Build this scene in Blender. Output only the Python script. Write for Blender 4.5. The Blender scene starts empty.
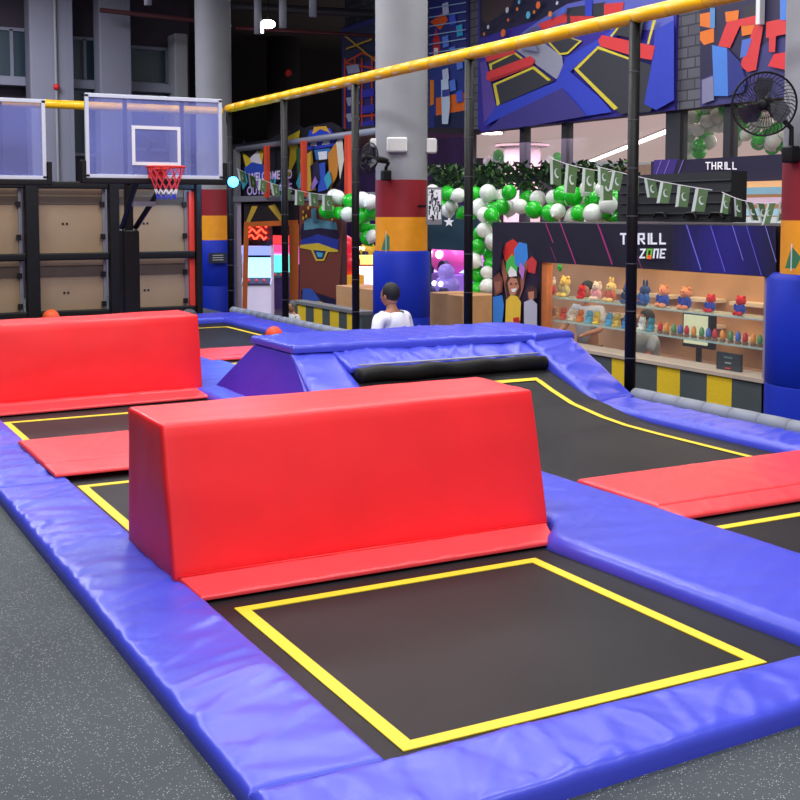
import bpy, bmesh, math, random
from mathutils import Vector, noise, Matrix
random.seed(7)
C = bpy.context.scene.collection
PI = math.pi
# ------------------------------------------------------------------ camera
F, CX, CY, HOR, H = 1180., 400., 300., 212., 1.65
PIT = math.atan((CY-HOR)/F); YAW = math.atan(635/(F/math.cos(PIT)))
FW = Vector((math.sin(YAW)*math.cos(PIT), math.cos(YAW)*math.cos(PIT), -math.sin(PIT)))
RT = Vector((math.cos(YAW), -math.sin(YAW), 0)); UP = RT.cross(FW)
CO = Vector((0, 0, H))
def ray(x, y): return FW + RT*((x-CX)/F) - UP*((y-CY)/F)
def at(x, y, X=None, Y=None, Z=None, D=None):
    d = ray(x, y)
    if X is not None: return CO + d*(X/d.x)
    if Y is not None: return CO + d*(Y/d.y)
    if Z is not None: return CO + d*((Z-H)/d.z)
    return CO + d*D
cam = bpy.data.cameras.new('camera'); co = bpy.data.objects.new('camera', cam); C.objects.link(co)
cam.sensor_width = 36; cam.lens = 36*F/800; cam.shift_y = -(400-CY)/800
cam.clip_start = .05; cam.clip_end = 200
co.matrix_world = Matrix.Translation(CO) @ Matrix((RT, UP, -FW)).transposed().to_4x4()
bpy.context.scene.camera = co

# ------------------------------------------------------------------ materials
MC = {}
def srgb(c):
    return tuple(((v/255)/12.92 if v/255 <= .04045 else (((v/255)+.055)/1.055)**2.4) for v in c)
def mat(name, col, rough=.5, metal=0, emit=0, var=0, vscale=8, bump=0, bscale=30, spec=.5, coat=0, alpha=1, detail=3):
    if name in MC: return MC[name]
    m = bpy.data.materials.new(name); m.use_nodes = True; nt = m.node_tree; b = nt.nodes['Principled BSDF']
    c = srgb(col)
    b.inputs['Base Color'].default_value = (*c, 1); b.inputs['Roughness'].default_value = rough
    b.inputs['Metallic'].default_value = metal; b.inputs['Specular IOR Level'].default_value = spec
    b.inputs['Coat Weight'].default_value = coat; b.inputs['Coat Roughness'].default_value = .15
    if emit:
        b.inputs['Emission Color'].default_value = (*c, 1); b.inputs['Emission Strength'].default_value = emit
    if alpha < 1: b.inputs['Alpha'].default_value = alpha
    tc = nt.nodes.new('ShaderNodeTexCoord')
    if var:
        n = nt.nodes.new('ShaderNodeTexNoise'); n.inputs['Scale'].default_value = vscale; n.inputs['Detail'].default_value = detail
        nt.links.new(tc.outputs['Object'], n.inputs['Vector'])
        r = nt.nodes.new('ShaderNodeMapRange'); r.inputs[1].default_value = .3; r.inputs[2].default_value = .7
        r.inputs[3].default_value = 1-var; r.inputs[4].default_value = 1+var
        nt.links.new(n.outputs['Fac'], r.inputs[0])
        h = nt.nodes.new('ShaderNodeHueSaturation'); h.inputs['Color'].default_value = (*c, 1)
        nt.links.new(r.outputs[0], h.inputs['Value']); nt.links.new(h.outputs[0], b.inputs['Base Color'])
        if emit: nt.links.new(h.outputs[0], b.inputs['Emission Color'])
    if bump:
        n = nt.nodes.new('ShaderNodeTexNoise'); n.inputs['Scale'].default_value = bscale; n.inputs['Detail'].default_value = 4
        nt.links.new(tc.outputs['Object'], n.inputs['Vector'])
        u = nt.nodes.new('ShaderNodeBump'); u.inputs['Strength'].default_value = bump; u.inputs['Distance'].default_value = .01
        nt.links.new(n.outputs['Fac'], u.inputs['Height']); nt.links.new(u.outputs[0], b.inputs['Normal'])
    MC[name] = m; return m
def vinyl(name, col, rough=.36, bump=.25, bs=9):
    return mat(name, col, rough, var=.05, vscale=3, bump=bump, bscale=bs, spec=.5)
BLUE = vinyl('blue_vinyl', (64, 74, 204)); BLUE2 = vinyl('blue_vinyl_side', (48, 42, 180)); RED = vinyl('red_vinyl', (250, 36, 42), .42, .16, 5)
REDM = vinyl('red_mat_vinyl', (240, 66, 72), .4); BLACKV = mat('black_vinyl', (11, 11, 13), .55, bump=.4, bscale=14, spec=.3)
YEL = mat('yellow_stripe', (240, 208, 44), .6, var=.04, vscale=20); YRAIL = mat('yellow_padding', (250, 190, 10), .35, var=.05, bump=.2, bscale=12)
BLK = mat('black_metal', (14, 14, 17), .5, spec=.35); DARK = mat('dark_plastic', (28, 28, 32), .5); GREYM = mat('grey_metal', (150, 152, 158), .4, .5)
WHITE = mat('white_paint', (225, 227, 232), .45); CONC = mat('concrete_paint', (142, 145, 150), .75, var=.08, vscale=2, bump=.2, bscale=30)
MAROON = mat('maroon_paint', (140, 22, 36), .6, var=.06); ORANGEP = mat('orange_paint', (243, 160, 24), .6, var=.05); DBLUE = mat('dark_blue_vinyl', (10, 42, 172), .55, var=.04, bump=.2, bscale=9, spec=.25)
BRICK = mat('grey_brick', (92, 94, 104), .85, var=.1, vscale=1.2, bump=.3)
def brickmat():
    m = BRICK; nt = m.node_tree; b = nt.nodes['Principled BSDF']; t = nt.nodes.new('ShaderNodeTexBrick')
    tc = nt.nodes.new('ShaderNodeTexCoord'); mp = nt.nodes.new('ShaderNodeMapping'); mp.inputs['Rotation'].default_value = (0, PI/2, PI/2)
    mp.inputs['Rotation'].default_value = (PI/2, 0, PI/2)
    sp = nt.nodes.new('ShaderNodeSeparateXYZ'); cb = nt.nodes.new('ShaderNodeCombineXYZ')
    nt.links.new(tc.outputs['Object'], sp.inputs[0]); nt.links.new(sp.outputs['Y'], cb.inputs['X']); nt.links.new(sp.outputs['Z'], cb.inputs['Y'])
    nt.links.new(cb.outputs[0], t.inputs['Vector'])
    t.inputs['Scale'].default_value = 1.6; t.inputs['Mortar Size'].default_value = .02
    t.inputs['Color1'].default_value = (*srgb((98, 100, 112)), 1); t.inputs['Color2'].default_value = (*srgb((84, 86, 98)), 1); t.inputs['Mortar'].default_value = (*srgb((58, 58, 68)), 1)
    nt.links.new(t.outputs['Color'], b.inputs['Base Color'])
brickmat()
def speckle():
    m = mat('speckled_rubber', (74, 80, 84), .75, bump=.5, bscale=160, spec=.35); nt = m.node_tree; b = nt.nodes['Principled BSDF']
    tc = nt.nodes.new('ShaderNodeTexCoord'); n = nt.nodes.new('ShaderNodeTexVoronoi'); n.inputs['Scale'].default_value = 135
    nt.links.new(tc.outputs['Object'], n.inputs['Vector'])
    # only some cells carry a fleck: cell distance and a random cell colour
    lt = nt.nodes.new('ShaderNodeMath'); lt.operation = 'LESS_THAN'; lt.inputs[1].default_value = .26
    nt.links.new(n.outputs['Distance'], lt.inputs[0])
    sp = nt.nodes.new('ShaderNodeSeparateColor'); nt.links.new(n.outputs['Color'], sp.inputs[0])
    gt = nt.nodes.new('ShaderNodeMath'); gt.operation = 'GREATER_THAN'; gt.inputs[1].default_value = .68; nt.links.new(sp.outputs[0], gt.inputs[0])
    mu = nt.nodes.new('ShaderNodeMath'); mu.operation = 'MULTIPLY'; nt.links.new(lt.outputs[0], mu.inputs[0]); nt.links.new(gt.outputs[0], mu.inputs[1])
    ns = nt.nodes.new('ShaderNodeTexNoise'); ns.inputs['Scale'].default_value = 1.4; ns.inputs['Detail'].default_value = 5; nt.links.new(tc.outputs['Object'], ns.inputs['Vector'])
    cr = nt.nodes.new('ShaderNodeMix'); cr.data_type = 'RGBA'; cr.inputs[6].default_value = (*srgb((54, 60, 65)), 1); cr.inputs[7].default_value = (*srgb((78, 86, 91)), 1)
    nt.links.new(ns.outputs['Fac'], cr.inputs[0])
    mx = nt.nodes.new('ShaderNodeMix'); mx.data_type = 'RGBA'; mx.inputs[7].default_value = (*srgb((176, 182, 176)), 1)
    nt.links.new(cr.outputs[2], mx.inputs[6]); nt.links.new(mu.outputs[0], mx.inputs[0]); nt.links.new(mx.outputs[2], b.inputs['Base Color'])
    return m
SPECK = speckle()
def bedmat():
    m = mat('woven_black_bed', (30, 30, 32), .5, var=.25, vscale=1.5, bump=.15, bscale=400, spec=.18); return m
BED = bedmat()
def glassmat(name, col, a):
    m = bpy.data.materials.new(name); m.use_nodes = True; nt = m.node_tree; b = nt.nodes['Principled BSDF']
    b.inputs['Base Color'].default_value = (*srgb(col), 1); b.inputs['Roughness'].default_value = .08; b.inputs['Alpha'].default_value = a
    n = nt.nodes.new('ShaderNodeTexNoise'); n.inputs['Scale'].default_value = 1.5
    r = nt.nodes.new('ShaderNodeMapRange'); r.inputs[1].default_value = .3; r.inputs[2].default_value = .7; r.inputs[3].default_value = a*.75; r.inputs[4].default_value = min(1, a*1.3)
    tc = nt.nodes.new('ShaderNodeTexCoord'); nt.links.new(tc.outputs['Object'], n.inputs['Vector'])
    nt.links.new(n.outputs['Fac'], r.inputs[0]); nt.links.new(r.outputs[0], b.inputs['Alpha']); return m
def simple(col, rough=.55, emit=0):
    return mat('paint_%d_%d_%d_%s' % (*col, str(emit).replace('.', '_')), col, rough, emit=emit, var=.03)

# ------------------------------------------------------------------ mesh builder
class MB:
    def __init__(s): s.v = []; s.f = []; s.m = []; s.cur = 0
    def add(s, vs, fs):
        o = len(s.v); s.v += [Vector(v) for v in vs]
        for f in fs: s.f.append([i+o for i in f]); s.m.append(s.cur)
        return s
    def box(s, x0, x1, y0, y1, z0, z1):
        v = [(x, y, z) for z in (z0, z1) for y in (y0, y1) for x in (x0, x1)]
        return s.add(v, [(0, 2, 3, 1), (4, 5, 7, 6), (0, 1, 5, 4), (2, 6, 7, 3), (0, 4, 6, 2), (1, 3, 7, 5)])
    def hexa(s, b, t):   # bottom 4, top 4 (ccw)
        return s.add(list(b)+list(t), [(3, 2, 1, 0), (4, 5, 6, 7), (0, 1, 5, 4), (1, 2, 6, 5), (2, 3, 7, 6), (3, 0, 4, 7)])
    def tube(s, pts, r, n=10, cap=True, closed=False):
        pts = [Vector(p) for p in pts]; rs = r if isinstance(r, (list, tuple)) else [r]*len(pts); rings = []; N = len(pts)
        u = None
        for i, p in enumerate(pts):
            a = pts[(i-1) % N] if (i > 0 or closed) else p; b = pts[(i+1) % N] if (i < N-1 or closed) else p
            d = (b-a).normalized()
            if u is None: u = d.cross(Vector((0, 0, 1)) if abs(d.z) < .9 else Vector((1, 0, 0))).normalized()
            else: u = (u - d*u.dot(d)).normalized()
            w = d.cross(u)
            rings.append([p + (u*math.cos(2*PI*k/n)+w*math.sin(2*PI*k/n))*rs[i] for k in range(n)])
        vs = [q for g in rings for q in g]; fs = []
        for i in range(N if closed else N-1):
            j = (i+1) % N
            for k in range(n): fs.append((i*n+k, i*n+(k+1) % n, j*n+(k+1) % n, j*n+k))
        if cap and not closed: fs.append(tuple(range(n))[::-1]); fs.append(tuple((N-1)*n+k for k in range(n)))
        return s.add(vs, fs)
    def lathe(s, c, prof, n=24, axis=None):   # prof: (r, h) list along axis
        c = Vector(c); ax = Vector(axis or (0, 0, 1)).normalized()
        u = ax.cross(Vector((0, 1, 0)) if abs(ax.y) < .9 else Vector((1, 0, 0))).normalized(); w = ax.cross(u)
        vs = [c + ax*h + (u*math.cos(2*PI*k/n)+w*math.sin(2*PI*k/n))*max(r, 1e-4) for r, h in prof for k in range(n)]
        fs = [(i*n+k, i*n+(k+1) % n, (i+1)*n+(k+1) % n, (i+1)*n+k) for i in range(len(prof)-1) for k in range(n)]
        fs.append(tuple(range(n))[::-1]); fs.append(tuple((len(prof)-1)*n+k for k in range(n)))
        return s.add(vs, fs)
    def ball(s, c, r, n=16, m=10, rz=None, rx=None, ry=None):
        c = Vector(c); R = (rx or r, ry or r, rz or r); vs = []; fs = []
        for i in range(1, m):
            t = PI*i/m
            for k in range(n): p = 2*PI*k/n; vs.append(c+Vector((R[0]*math.sin(t)*math.cos(p), R[1]*math.sin(t)*math.sin(p), R[2]*math.cos(t))))
        vs += [c+Vector((0, 0, R[2])), c-Vector((0, 0, R[2]))]; T = len(vs)-2
        for i in range(m-2):
            for k in range(n): fs.append((i*n+k, (i+1)*n+k, (i+1)*n+(k+1) % n, i*n+(k+1) % n))
        for k in range(n): fs.append((T, k, (k+1) % n)); fs.append((T+1, (m-2)*n+(k+1) % n, (m-2)*n+k))
        return s.add(vs, fs)
    def poly(s, pts): return s.add(pts, [tuple(range(len(pts)))])
    def build(s, name, mats, parent=None, smooth=False, bevel=0, seg=2, kind=None):
        me = bpy.data.meshes.new(name); off = parent_loc(parent)
        me.from_pydata([v-off for v in s.v], [], s.f); mats = mats if isinstance(mats, (list, tuple)) else [mats]
        for m in mats: me.materials.append(m)
        for p, i in zip(me.polygons, s.m): p.material_index = i; p.use_smooth = smooth
        me.update()
        bm = bmesh.new(); bm.from_mesh(me)
        if s.cur >= 0 and not getattr(s, 'flat', False): bmesh.ops.recalc_face_normals(bm, faces=bm.faces)
        bm.to_mesh(me); bm.free()
        o = bpy.data.objects.new(name, me); C.objects.link(o)
        if parent: o.parent = parent
        if bevel:
            b = o.modifiers.new('bevel', 'BEVEL'); b.width = bevel; b.segments = seg; b.limit_method = 'ANGLE'; b.angle_limit = .6
            for p in me.polygons: p.use_smooth = True
            w = o.modifiers.new('wn', 'WEIGHTED_NORMAL')
        if kind: o['kind'] = kind
        return o
LOC = {}
def parent_loc(p):
    v = Vector((0, 0, 0))
    while p: v += p.location; p = p.parent
    return v
def tag(o, label, cat, group=None):
    o['label'] = label; o['category'] = cat
    if group: o['group'] = group
    return o
def thing(name, label, cat, loc, group=None):
    o = bpy.data.objects.new(name, None); C.objects.link(o); o.location = loc; o.empty_display_size = .1
    return tag(o, label, cat, group)
def dup(root, loc, label=None, group=None, rz=None, sc=None, name=None):
    def cp(o, par):
        c = o.copy(); C.objects.link(c)
        if par: c.parent = par
        for ch in [x for x in o.children]: cp(ch, c)
        return c
    r = cp(root, None); r.location = loc
    if rz is not None: r.rotation_euler = (0, 0, rz)
    if sc: r.scale = (sc, sc, sc)
    if label: r['label'] = label
    if group: r['group'] = group
    return r
def struct(name, mb, m, **k):
    o = mb.build(name, m, **k); o['kind'] = 'structure'; return o

# ------------------------------------------------------------------ soft pads
def padmesh(p00, p10, p11, p01, th, r=.05, wr=.006, seed=0, along='v', step=.025, puff=.012, rv=None):
    """soft pad on the quad p00(u0v0) p10 p11 p01; r = rounding width at the edges; th = thickness"""
    p00, p10, p11, p01 = map(Vector, (p00, p10, p11, p01)); mb = MB()
    W = max((p10-p00).length, (p11-p01).length); L = max((p01-p00).length, (p11-p10).length)
    def cuts(T):
        n = max(6, int(T/step)); a = [0, r*.12, r*.35, r*.65]; a = [x/T for x in a]
        mid = [r/T + (1-2*r/T)*i/n for i in range(n+1)]
        return a + mid + [1-x for x in reversed(a)]
    U, V = cuts(W), cuts(L); nrm = (p10-p00).cross(p01-p00).normalized()
    def edge(d): return 0 if d >= r else (1-math.sqrt(max(0, 1-(1-d/r)**2)))
    grid = []
    for v in V:
        for u in U:
            p = (p00*(1-u)+p10*u)*(1-v) + (p01*(1-u)+p11*u)*v
            du = min(u, 1-u)*W; dv = min(v, 1-v)*L; d = min(du, dv)
            e = -min(r, th*.8)*max(edge(du), edge(dv) if rv is None else edge(dv*r/rv)*rv/r)
            a, b = (u*W, v*L) if along == 'v' else (v*L, u*W)   # b runs along the pad
            bow = math.sin(PI*min(1, max(0, u)))*math.sin(PI*min(1, max(0, v)))**.5
            w = noise.noise(Vector((a*1.3+seed*9, b*7+a*1.5, seed)))*1.0
            cr_ = abs(noise.noise(Vector((a*1.6+seed, b*5.5-a*2.5, seed+5)))); w += (max(0, 1-cr_*7)**1.5*1.4-.2)*(.3+.8*math.exp(-(du if along == 'v' else dv)*8))
            cr_ = abs(noise.noise(Vector((a*2.5-seed, b*9+a*5, seed+15)))); w += (max(0, 1-cr_*6)*.9)*(.1+.8*math.exp(-(du if along == 'v' else dv)*14))
            w += .8*noise.noise(Vector((a*.8, b*1.5, seed+3)))
            k = min(1, max(.12, (d-.3*r)/(r*1.6)))
            grid.append(p + nrm*(e + puff*bow + wr*w*k))
    nu, nv = len(U), len(V)
    fs = [(j*nu+i, j*nu+i+1, (j+1)*nu+i+1, (j+1)*nu+i) for j in range(nv-1) for i in range(nu-1)]
    rim = [i for i in range(nu)] + [j*nu+nu-1 for j in range(1, nv)] + [(nv-1)*nu+i for i in range(nu-2, -1, -1)] + [j*nu for j in range(nv-2, 0, -1)]
    base = len(grid); n = len(rim)
    low = []
    for q in rim:
        j, i = divmod(q, nu); u, v = U[i], V[j]
        p = (p00*(1-u)+p10*u)*(1-v) + (p01*(1-u)+p11*u)*v
        low.append(p - nrm*th)
    for k in range(n): fs.append((rim[k], base+k, base+(k+1) % n, rim[(k+1) % n]))
    fs.append(tuple(base+k for k in range(n)))
    return mb.add(grid+low, fs)
def pad(name, label, cat, q, th, m=BLUE, parent=None, group=None, **k):
    o = padmesh(*q, th, **k).build(name, m, parent, smooth=True)
    mod = o.modifiers.new('e', 'EDGE_SPLIT'); mod.split_angle = 1.1
    if not parent: tag(o, label, cat, group)
    return o
def rectq(x0, x1, y0, y1, z): return ((x0, y0, z), (x1, y0, z), (x1, y1, z), (x0, y1, z))

# ================================================================== THE SETTING
DECK = -.055; LOW = -.9
f = MB(); f.box(-6, 6.82, -3, 24, DECK-.12, DECK); struct('floor', f, SPECK)
f = MB(); f.box(6.84, 30, -3, 45, LOW-.1, LOW); f.box(-6, 6.84, 24, 45, LOW-.1, LOW); struct('floor_hall', f, mat('hall_floor', (96, 92, 98), .35, var=.1, vscale=1))
f = MB(); f.box(6.8, 6.83, -3, 24, LOW, DECK-.1); struct('trim_1', f, BLK)
f = MB(); f.box(-8, 24, 9, 45, 6.9, 7.0); f.box(-8, 24, -4, 9, 6.9, 7.0); struct('ceiling', f, mat('dark_ceiling', (20, 20, 26), .9))

# ---- trampolines: left lane
def stripe_frame(mb, x0, x1, y0, y1, z, w=.055):
    mb.box(x0, x1, y0, y0+w, z-.004, z); mb.box(x0, x1, y1-w, y1, z-.004, z)
    mb.box(x0, x0+w, y0+w, y1-w, z-.004, z); mb.box(x1-w, x1, y0+w, y1-w, z-.004, z)
def trampoline(x0, x1, y0, y1, sx0, sx1, sy0, sy1, label):
    t = thing('trampoline', label, 'trampoline', ((x0+x1)/2, (y0+y1)/2, DECK))
    m = MB(); m.box(x0, x1, y0, y1, -.045, -.02); m.build('jump_bed', BED, t)
    s = MB(); stripe_frame(s, sx0, sx1, sy0, sy1, -.0155); s.build('boundary_stripe', YEL, t)
    fr = MB()
    for a in ((x0-.02, x0+.06, y0, y1), (x1-.06, x1+.02, y0, y1), (x0, x1, y0-.02, y0+.05), (x0, x1, y1-.05, y1+.02)): fr.box(*a, DECK, -.046)
    fr.build('support_frame', BLK, t)
    return t
trampoline(1.5, 3.5, 2.98, 4.95, 1.685, 3.22, 3.118, 4.62, 'black trampoline nearest the camera with a full yellow outline, in front of the red block')
trampoline(1.5, 3.5, 5.6, 7.5, 1.62, 3.22, 5.75, 7.18, 'black trampoline directly behind the nearer red block')
trampoline(1.5, 3.5, 8.3, 10.2, 1.6, 3.2, 8.5, 9.66, 'black trampoline between the flat red mat and the farther red block')
trampoline(1.5, 3.5, 10.9, 13.2, 1.6, 3.2, 11.0, 13.0, 'black trampoline hidden behind the farther red block')
trampoline(4.2, 6.2, 2.98, 4.95, 4.2, 5.95, 3.05, 4.64, 'black trampoline at the right edge in front of the right hand red mat')
trampoline(4.2, 6.2, 13.2, 17.0, 4.45, 5.9, 13.45, 16.3, 'far black trampoline beyond the small far red mat')
trampoline(4.2, 6.2, 10.4, 12.5, 4.45, 5.9, 10.6, 12.3, 'far black trampoline directly behind the raised blue platform')

# ---- blue pads
ZP = .045
GP = 'blue safety pads'
pad('safety_pad', 'long blue safety pad at left running along the grey rubber floor beside the nearest trampoline', 'pad', rectq(1.15, 1.6, 3.06, 7.25, .008), .065, seed=1, wr=.011, puff=.008, r=.03)
pad('safety_pad', 'blue safety pad at far left edge beside the flat red mat', 'pad', rectq(1.15, 1.6, 7.26, 12.5, .008), .065, seed=2, wr=.012, puff=.008, r=.03)
pad('safety_pad', 'blue safety pad lying across the bottom in front of the nearest trampoline', 'pad', ((1.15, 2.66, .012), (6.3, 2.86, .012), (6.3, 3.075, .012), (1.15, 3.06, .012)), .068, seed=3, wr=.011, along='u', r=.03, puff=.008)
pm = padmesh(*rectq(3.36, 4.3, 3.0, 8.2, .046), .085, seed=4, wr=.006, r=.08, puff=.004)
for v in pm.v:   # the pad narrows where it passes the red block
    q = min(1, max(0, (v.y-4.7)/.34)); q = q*q*(3-2*q); xl = 3.36+.23*q+.1*min(1, max(0, (4.7-v.y)/1.6)); xr = 4.3-.06*min(1, max(0, (v.y-4.2)/1.6)); v.x = xl+(v.x-3.36)/.94*(xr-xl)
o = pm.build('safety_pad', BLUE, smooth=True); e_ = o.modifiers.new('e', 'EDGE_SPLIT'); e_.split_angle = 1.1
tag(o, 'wide blue divider pad running from the lower right corner up past the nearer red block', 'pad')
pad('safety_pad', 'blue divider pad at the left foot of the raised platform', 'pad', rectq(3.42, 4.4, 8.22, 12.35, .03), .08, seed=5, wr=.007)
pad('safety_pad', 'wrinkled blue safety pad along the grey foam kerb at right', 'pad', rectq(6.13, 6.62, 2.6, 8.1, .045), .1, seed=6, wr=.015, r=.06)
pad('safety_pad', 'far blue safety pad beside the net posts beyond the platform', 'pad', rectq(6.05, 6.6, 10.6, 17.1, .045), .1, seed=7, wr=.012)
pad('safety_pad', 'farthest blue safety pad at the foot of the blue padded column', 'pad', rectq(3.6, 6.6, 16.95, 17.8, .06), .1, seed=8, wr=.012, along='u')
pad('safety_pad', 'far blue divider pad next to the small far red mat', 'pad', rectq(3.42, 4.3, 12.37, 17.0, .03), .08, seed=15, wr=.007)

# ---- red mats (flat, with a sloping front border)
def redmat(label, x0, x1, y0, y1, yb, z=.02, seed=0, skew=0, xb=None):
    xb = xb or x1
    t = thing('crossing_mat', label, 'mat', ((x0+x1)/2, (y0+y1)/2, -.02)); ze = .012 if z < .04 else .034
    pad('mat_top', '', '', ((x0, yb, z), (x1, yb+skew, z), (x1, y1+skew, z), (x0, y1, z  )), .03, REDM, t, seed=seed, wr=.004, r=.02, along='u', puff=.006)
    pad('mat_border', '', '', ((x0+.01, y0, ze), (xb-.01, y0+skew, ze), (x1, yb+skew+.01, z-.006), (x0, yb+.01, z-.006)), .018, REDM, t, seed=seed+1, wr=.004, r=.012, along='u', puff=.004)
    return t
redmat('red mat that carries the nearer tall red block', 1.57, 3.56, 4.74, 5.82, 5.0, z=.032, xb=3.44, seed=20)
redmat('flat red crossing mat between two trampolines at left', 1.51, 3.44, 7.34, 8.5, 7.62, z=.05, seed=22)
redmat('red mat that carries the farther tall red block', 1.5, 3.46, 9.9, 11.1, 10.22, z=.032, seed=24, skew=.12)
redmat('wide flat red crossing mat at the right edge', 4.29, 6.3, 4.79, 5.72, 4.98, z=.035, seed=26)
redmat('small far red mat left of the raised blue platform', 4.2, 5.95, 12.5, 13.5, 12.7, seed=28)

# ---- red blocks
def block(label, x0, x1, yf, yb, z0, z1, tf, tb, skew, seed):
    """slightly tapered foam block"""
    bm = bmesh.new(); n = 40
    v = [(x0, yf, z0), (x1, yf+skew, z0), (x1, yb+skew, z0), (x0, yb, z0), (x0-.0, yf+tf, z1), (x1+.0, yf+tf+skew, z1+.02), (x1, yb-tb+skew, z1+.02), (x0-.0, yb-tb, z1)]
    vs = [bm.verts.new(q) for q in v]
    for q in [(3, 2, 1, 0), (4, 5, 6, 7), (0, 1, 5, 4), (1, 2, 6, 5), (2, 3, 7, 6), (3, 0, 4, 7)]: bm.faces.new([vs[i] for i in q])
    bmesh.ops.bevel(bm, geom=list(bm.edges), offset=.02, segments=3, profile=.5, affect='EDGES')
    bmesh.ops.subdivide_edges(bm, edges=[e for e in bm.edges if e.calc_length() > .2], cuts=12, use_grid_fill=True)
    bm.normal_update()
    for q in bm.verts:
        p = q.co; w = .006*noise.noise(p*2.2+Vector((seed, 0, 0))) + .005*noise.noise(Vector((p.x*9+p.z*4, p.y*9, p.z*3+seed)))
        a = (p.x-x0)/(x1-x0); c = (p.z-z0)/(z1-z0)
        bulge = .014*math.sin(PI*min(1, max(0, a)))**.5*math.sin(PI*min(1, max(0, c)))
        q.co += q.normal*(w*min(1, max(.2, c*3))+bulge)
    me = bpy.data.meshes.new('foam_body')
    bm.to_mesh(me); bm.free(); me.materials.append(RED)
    for p in me.polygons: p.use_smooth = True
    t = thing('foam_block', label, 'foam block', ((x0+x1)/2, (yf+yb)/2, z0))
    for vv in me.vertices: vv.co -= t.location
    o = bpy.data.objects.new('foam_body', me); C.objects.link(o); o.parent = t
    # piped seams round the front face
    s = MB(); e = .004
    P = [Vector(q) for q in v]
    s.tube([P[0]+Vector((.02, -.002, .03)), P[1]+Vector((-.02, -.002, .03))], .004, 6)
    s.build('seam', RED, o, smooth=True)
    return t
block('tall red padded foam block nearest the camera, standing between trampolines', 1.545, 3.575, 5.0, 5.76, .0, .69, .16, .03, .0, 3)
block('tall red padded foam block at far left, behind the nearer block', 1.5, 3.52, 10.32, 11.05, -.0, .68, .1, .05, .1, 8)

# ---- big bed with the curved end and the raised platform
def zc(y):   # profile of the curved bed
    pts = [(5.0, -.02), (6.8, -.02), (7.2, -.015), (7.5, .005), (7.9, .055), (8.2, .13), (8.45, .205), (8.9, .33)]
    for (a, b), (c, d) in zip(pts, pts[1:]):
        if y <= c:
            return b+(d-b)*(y-a)/(c-a)
    return pts[-1][1]
t = thing('curved_trampoline', 'long black trampoline whose far end curves up to the raised blue platform', 'trampoline', (5.2, 7, DECK))
m = MB(); ys = [5.65+i*.05 for i in range(64)]; ys = [y for y in ys if y <= 8.82]; xs = [4.15, 4.8, 5.4, 6.16]
vs = [(x, y, zc(y)) for y in ys for x in xs] ; nx = 4
m.add(vs, [(j*nx+i, j*nx+i+1, (j+1)*nx+i+1, (j+1)*nx+i) for j in range(len(ys)-1) for i in range(3)])
m.build('jump_bed', BED, t, smooth=True)
s = MB()
def ribbon(s, pts, w):
    vs = []
    for p, d in pts: vs += [Vector(p)-Vector(d)*w/2, Vector(p)+Vector(d)*w/2]
    s.add(vs, [(2*i, 2*i+1, 2*i+3, 2*i+2) for i in range(len(pts)-1)])
for X in (5.87, 4.26):
    ribbon(s, [((X, y, zc(y)+.005), (1, 0, 0)) for y in ys if 5.85 <= y <= 8.42], .055)
ribbon(s, [((x, 8.42+0, zc(8.42)+.006), (0, .97, .24)) for x in (4.3, 5.2, 5.89)], .06)
s.build('boundary_stripe', YEL, t)
s = MB(); s.box(4.1, 6.25, 5.6, 5.7, DECK, -.045); s.box(4.1, 4.16, 5.6, 7, DECK, -.045); s.box(6.2, 6.26, 5.6, 7, DECK, -.045)
s.build('support_frame', BLK, t)

pt = thing('ramp_platform', 'raised blue padded platform with sloping sides at the end of the long trampoline', 'platform', (5.2, 9.5, DECK))
A = at(285, 351, Z=.5); B = at(250, 339, Z=.5)
TL = Vector((3.80, 9.02, .5)); BLk = Vector((3.80, 10.0, .5)); RF = Vector((6.66, 9.05, .5)); RB = Vector((6.66, 10.05, .5))
# core body under the pads
b = MB()
foot = [(3.58, 7.9, DECK), (3.58, 10.7, DECK), (6.64, 10.7, DECK), (6.64, 9.3, DECK)]
b.hexa([(3.62, 8.0, DECK), (4.20, 8.0, DECK), (4.20, 10.6, DECK), (3.62, 10.6, DECK)], [(3.87, 9.12, .46), (4.20, 9.12, .46), (4.20, 10.0, .46), (3.87, 10.0, .46)])
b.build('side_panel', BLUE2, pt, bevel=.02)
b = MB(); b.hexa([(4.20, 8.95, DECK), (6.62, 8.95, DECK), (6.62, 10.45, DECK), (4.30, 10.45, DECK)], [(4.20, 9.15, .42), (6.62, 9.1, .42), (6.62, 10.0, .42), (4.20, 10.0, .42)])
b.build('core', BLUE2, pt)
# top cushion
pad('top_cushion', '', '', ((3.86, 9.1, .53), (6.2, 8.95, .53), (6.2, 10.08, .53), (3.86, 10.08, .53)), .065, BLUE, pt, seed=31, wr=.012, r=.04, along='u', puff=.015)
pad('top_cushion', '', '', ((6.2, 8.92, .53), (6.7, 9.0, .53), (6.7, 10.08, .53), (6.2, 10.08, .53)), .075, BLUE, pt, seed=33, wr=.012, r=.04, along='u', puff=.012)
# sloping side cushions either side of the bed
pad('slope_cushion', '', '', ((3.66, 7.9, -.02), (4.2, 7.9, -.02), (4.26, 9.15, .47), (3.86, 9.15, .47)), .05, BLUE, pt, seed=35, wr=.008, r=.03)
pad('slope_cushion', '', '', ((6.12, 7.9, .05), (6.64, 8.02, .05), (6.7, 9.08, .5), (6.12, 9.0, .5)), .12, BLUE, pt, seed=37, wr=.016, r=.04)
# cushion behind the bed, between bar and top
pad('back_cushion', '', '', ((4.22, 8.72, .36), (6.12, 8.72, .36), (6.12, 9.02, .475), (4.22, 9.12, .475)), .04, BLUE, pt, seed=39, wr=.014, r=.02, along='u')
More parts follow.
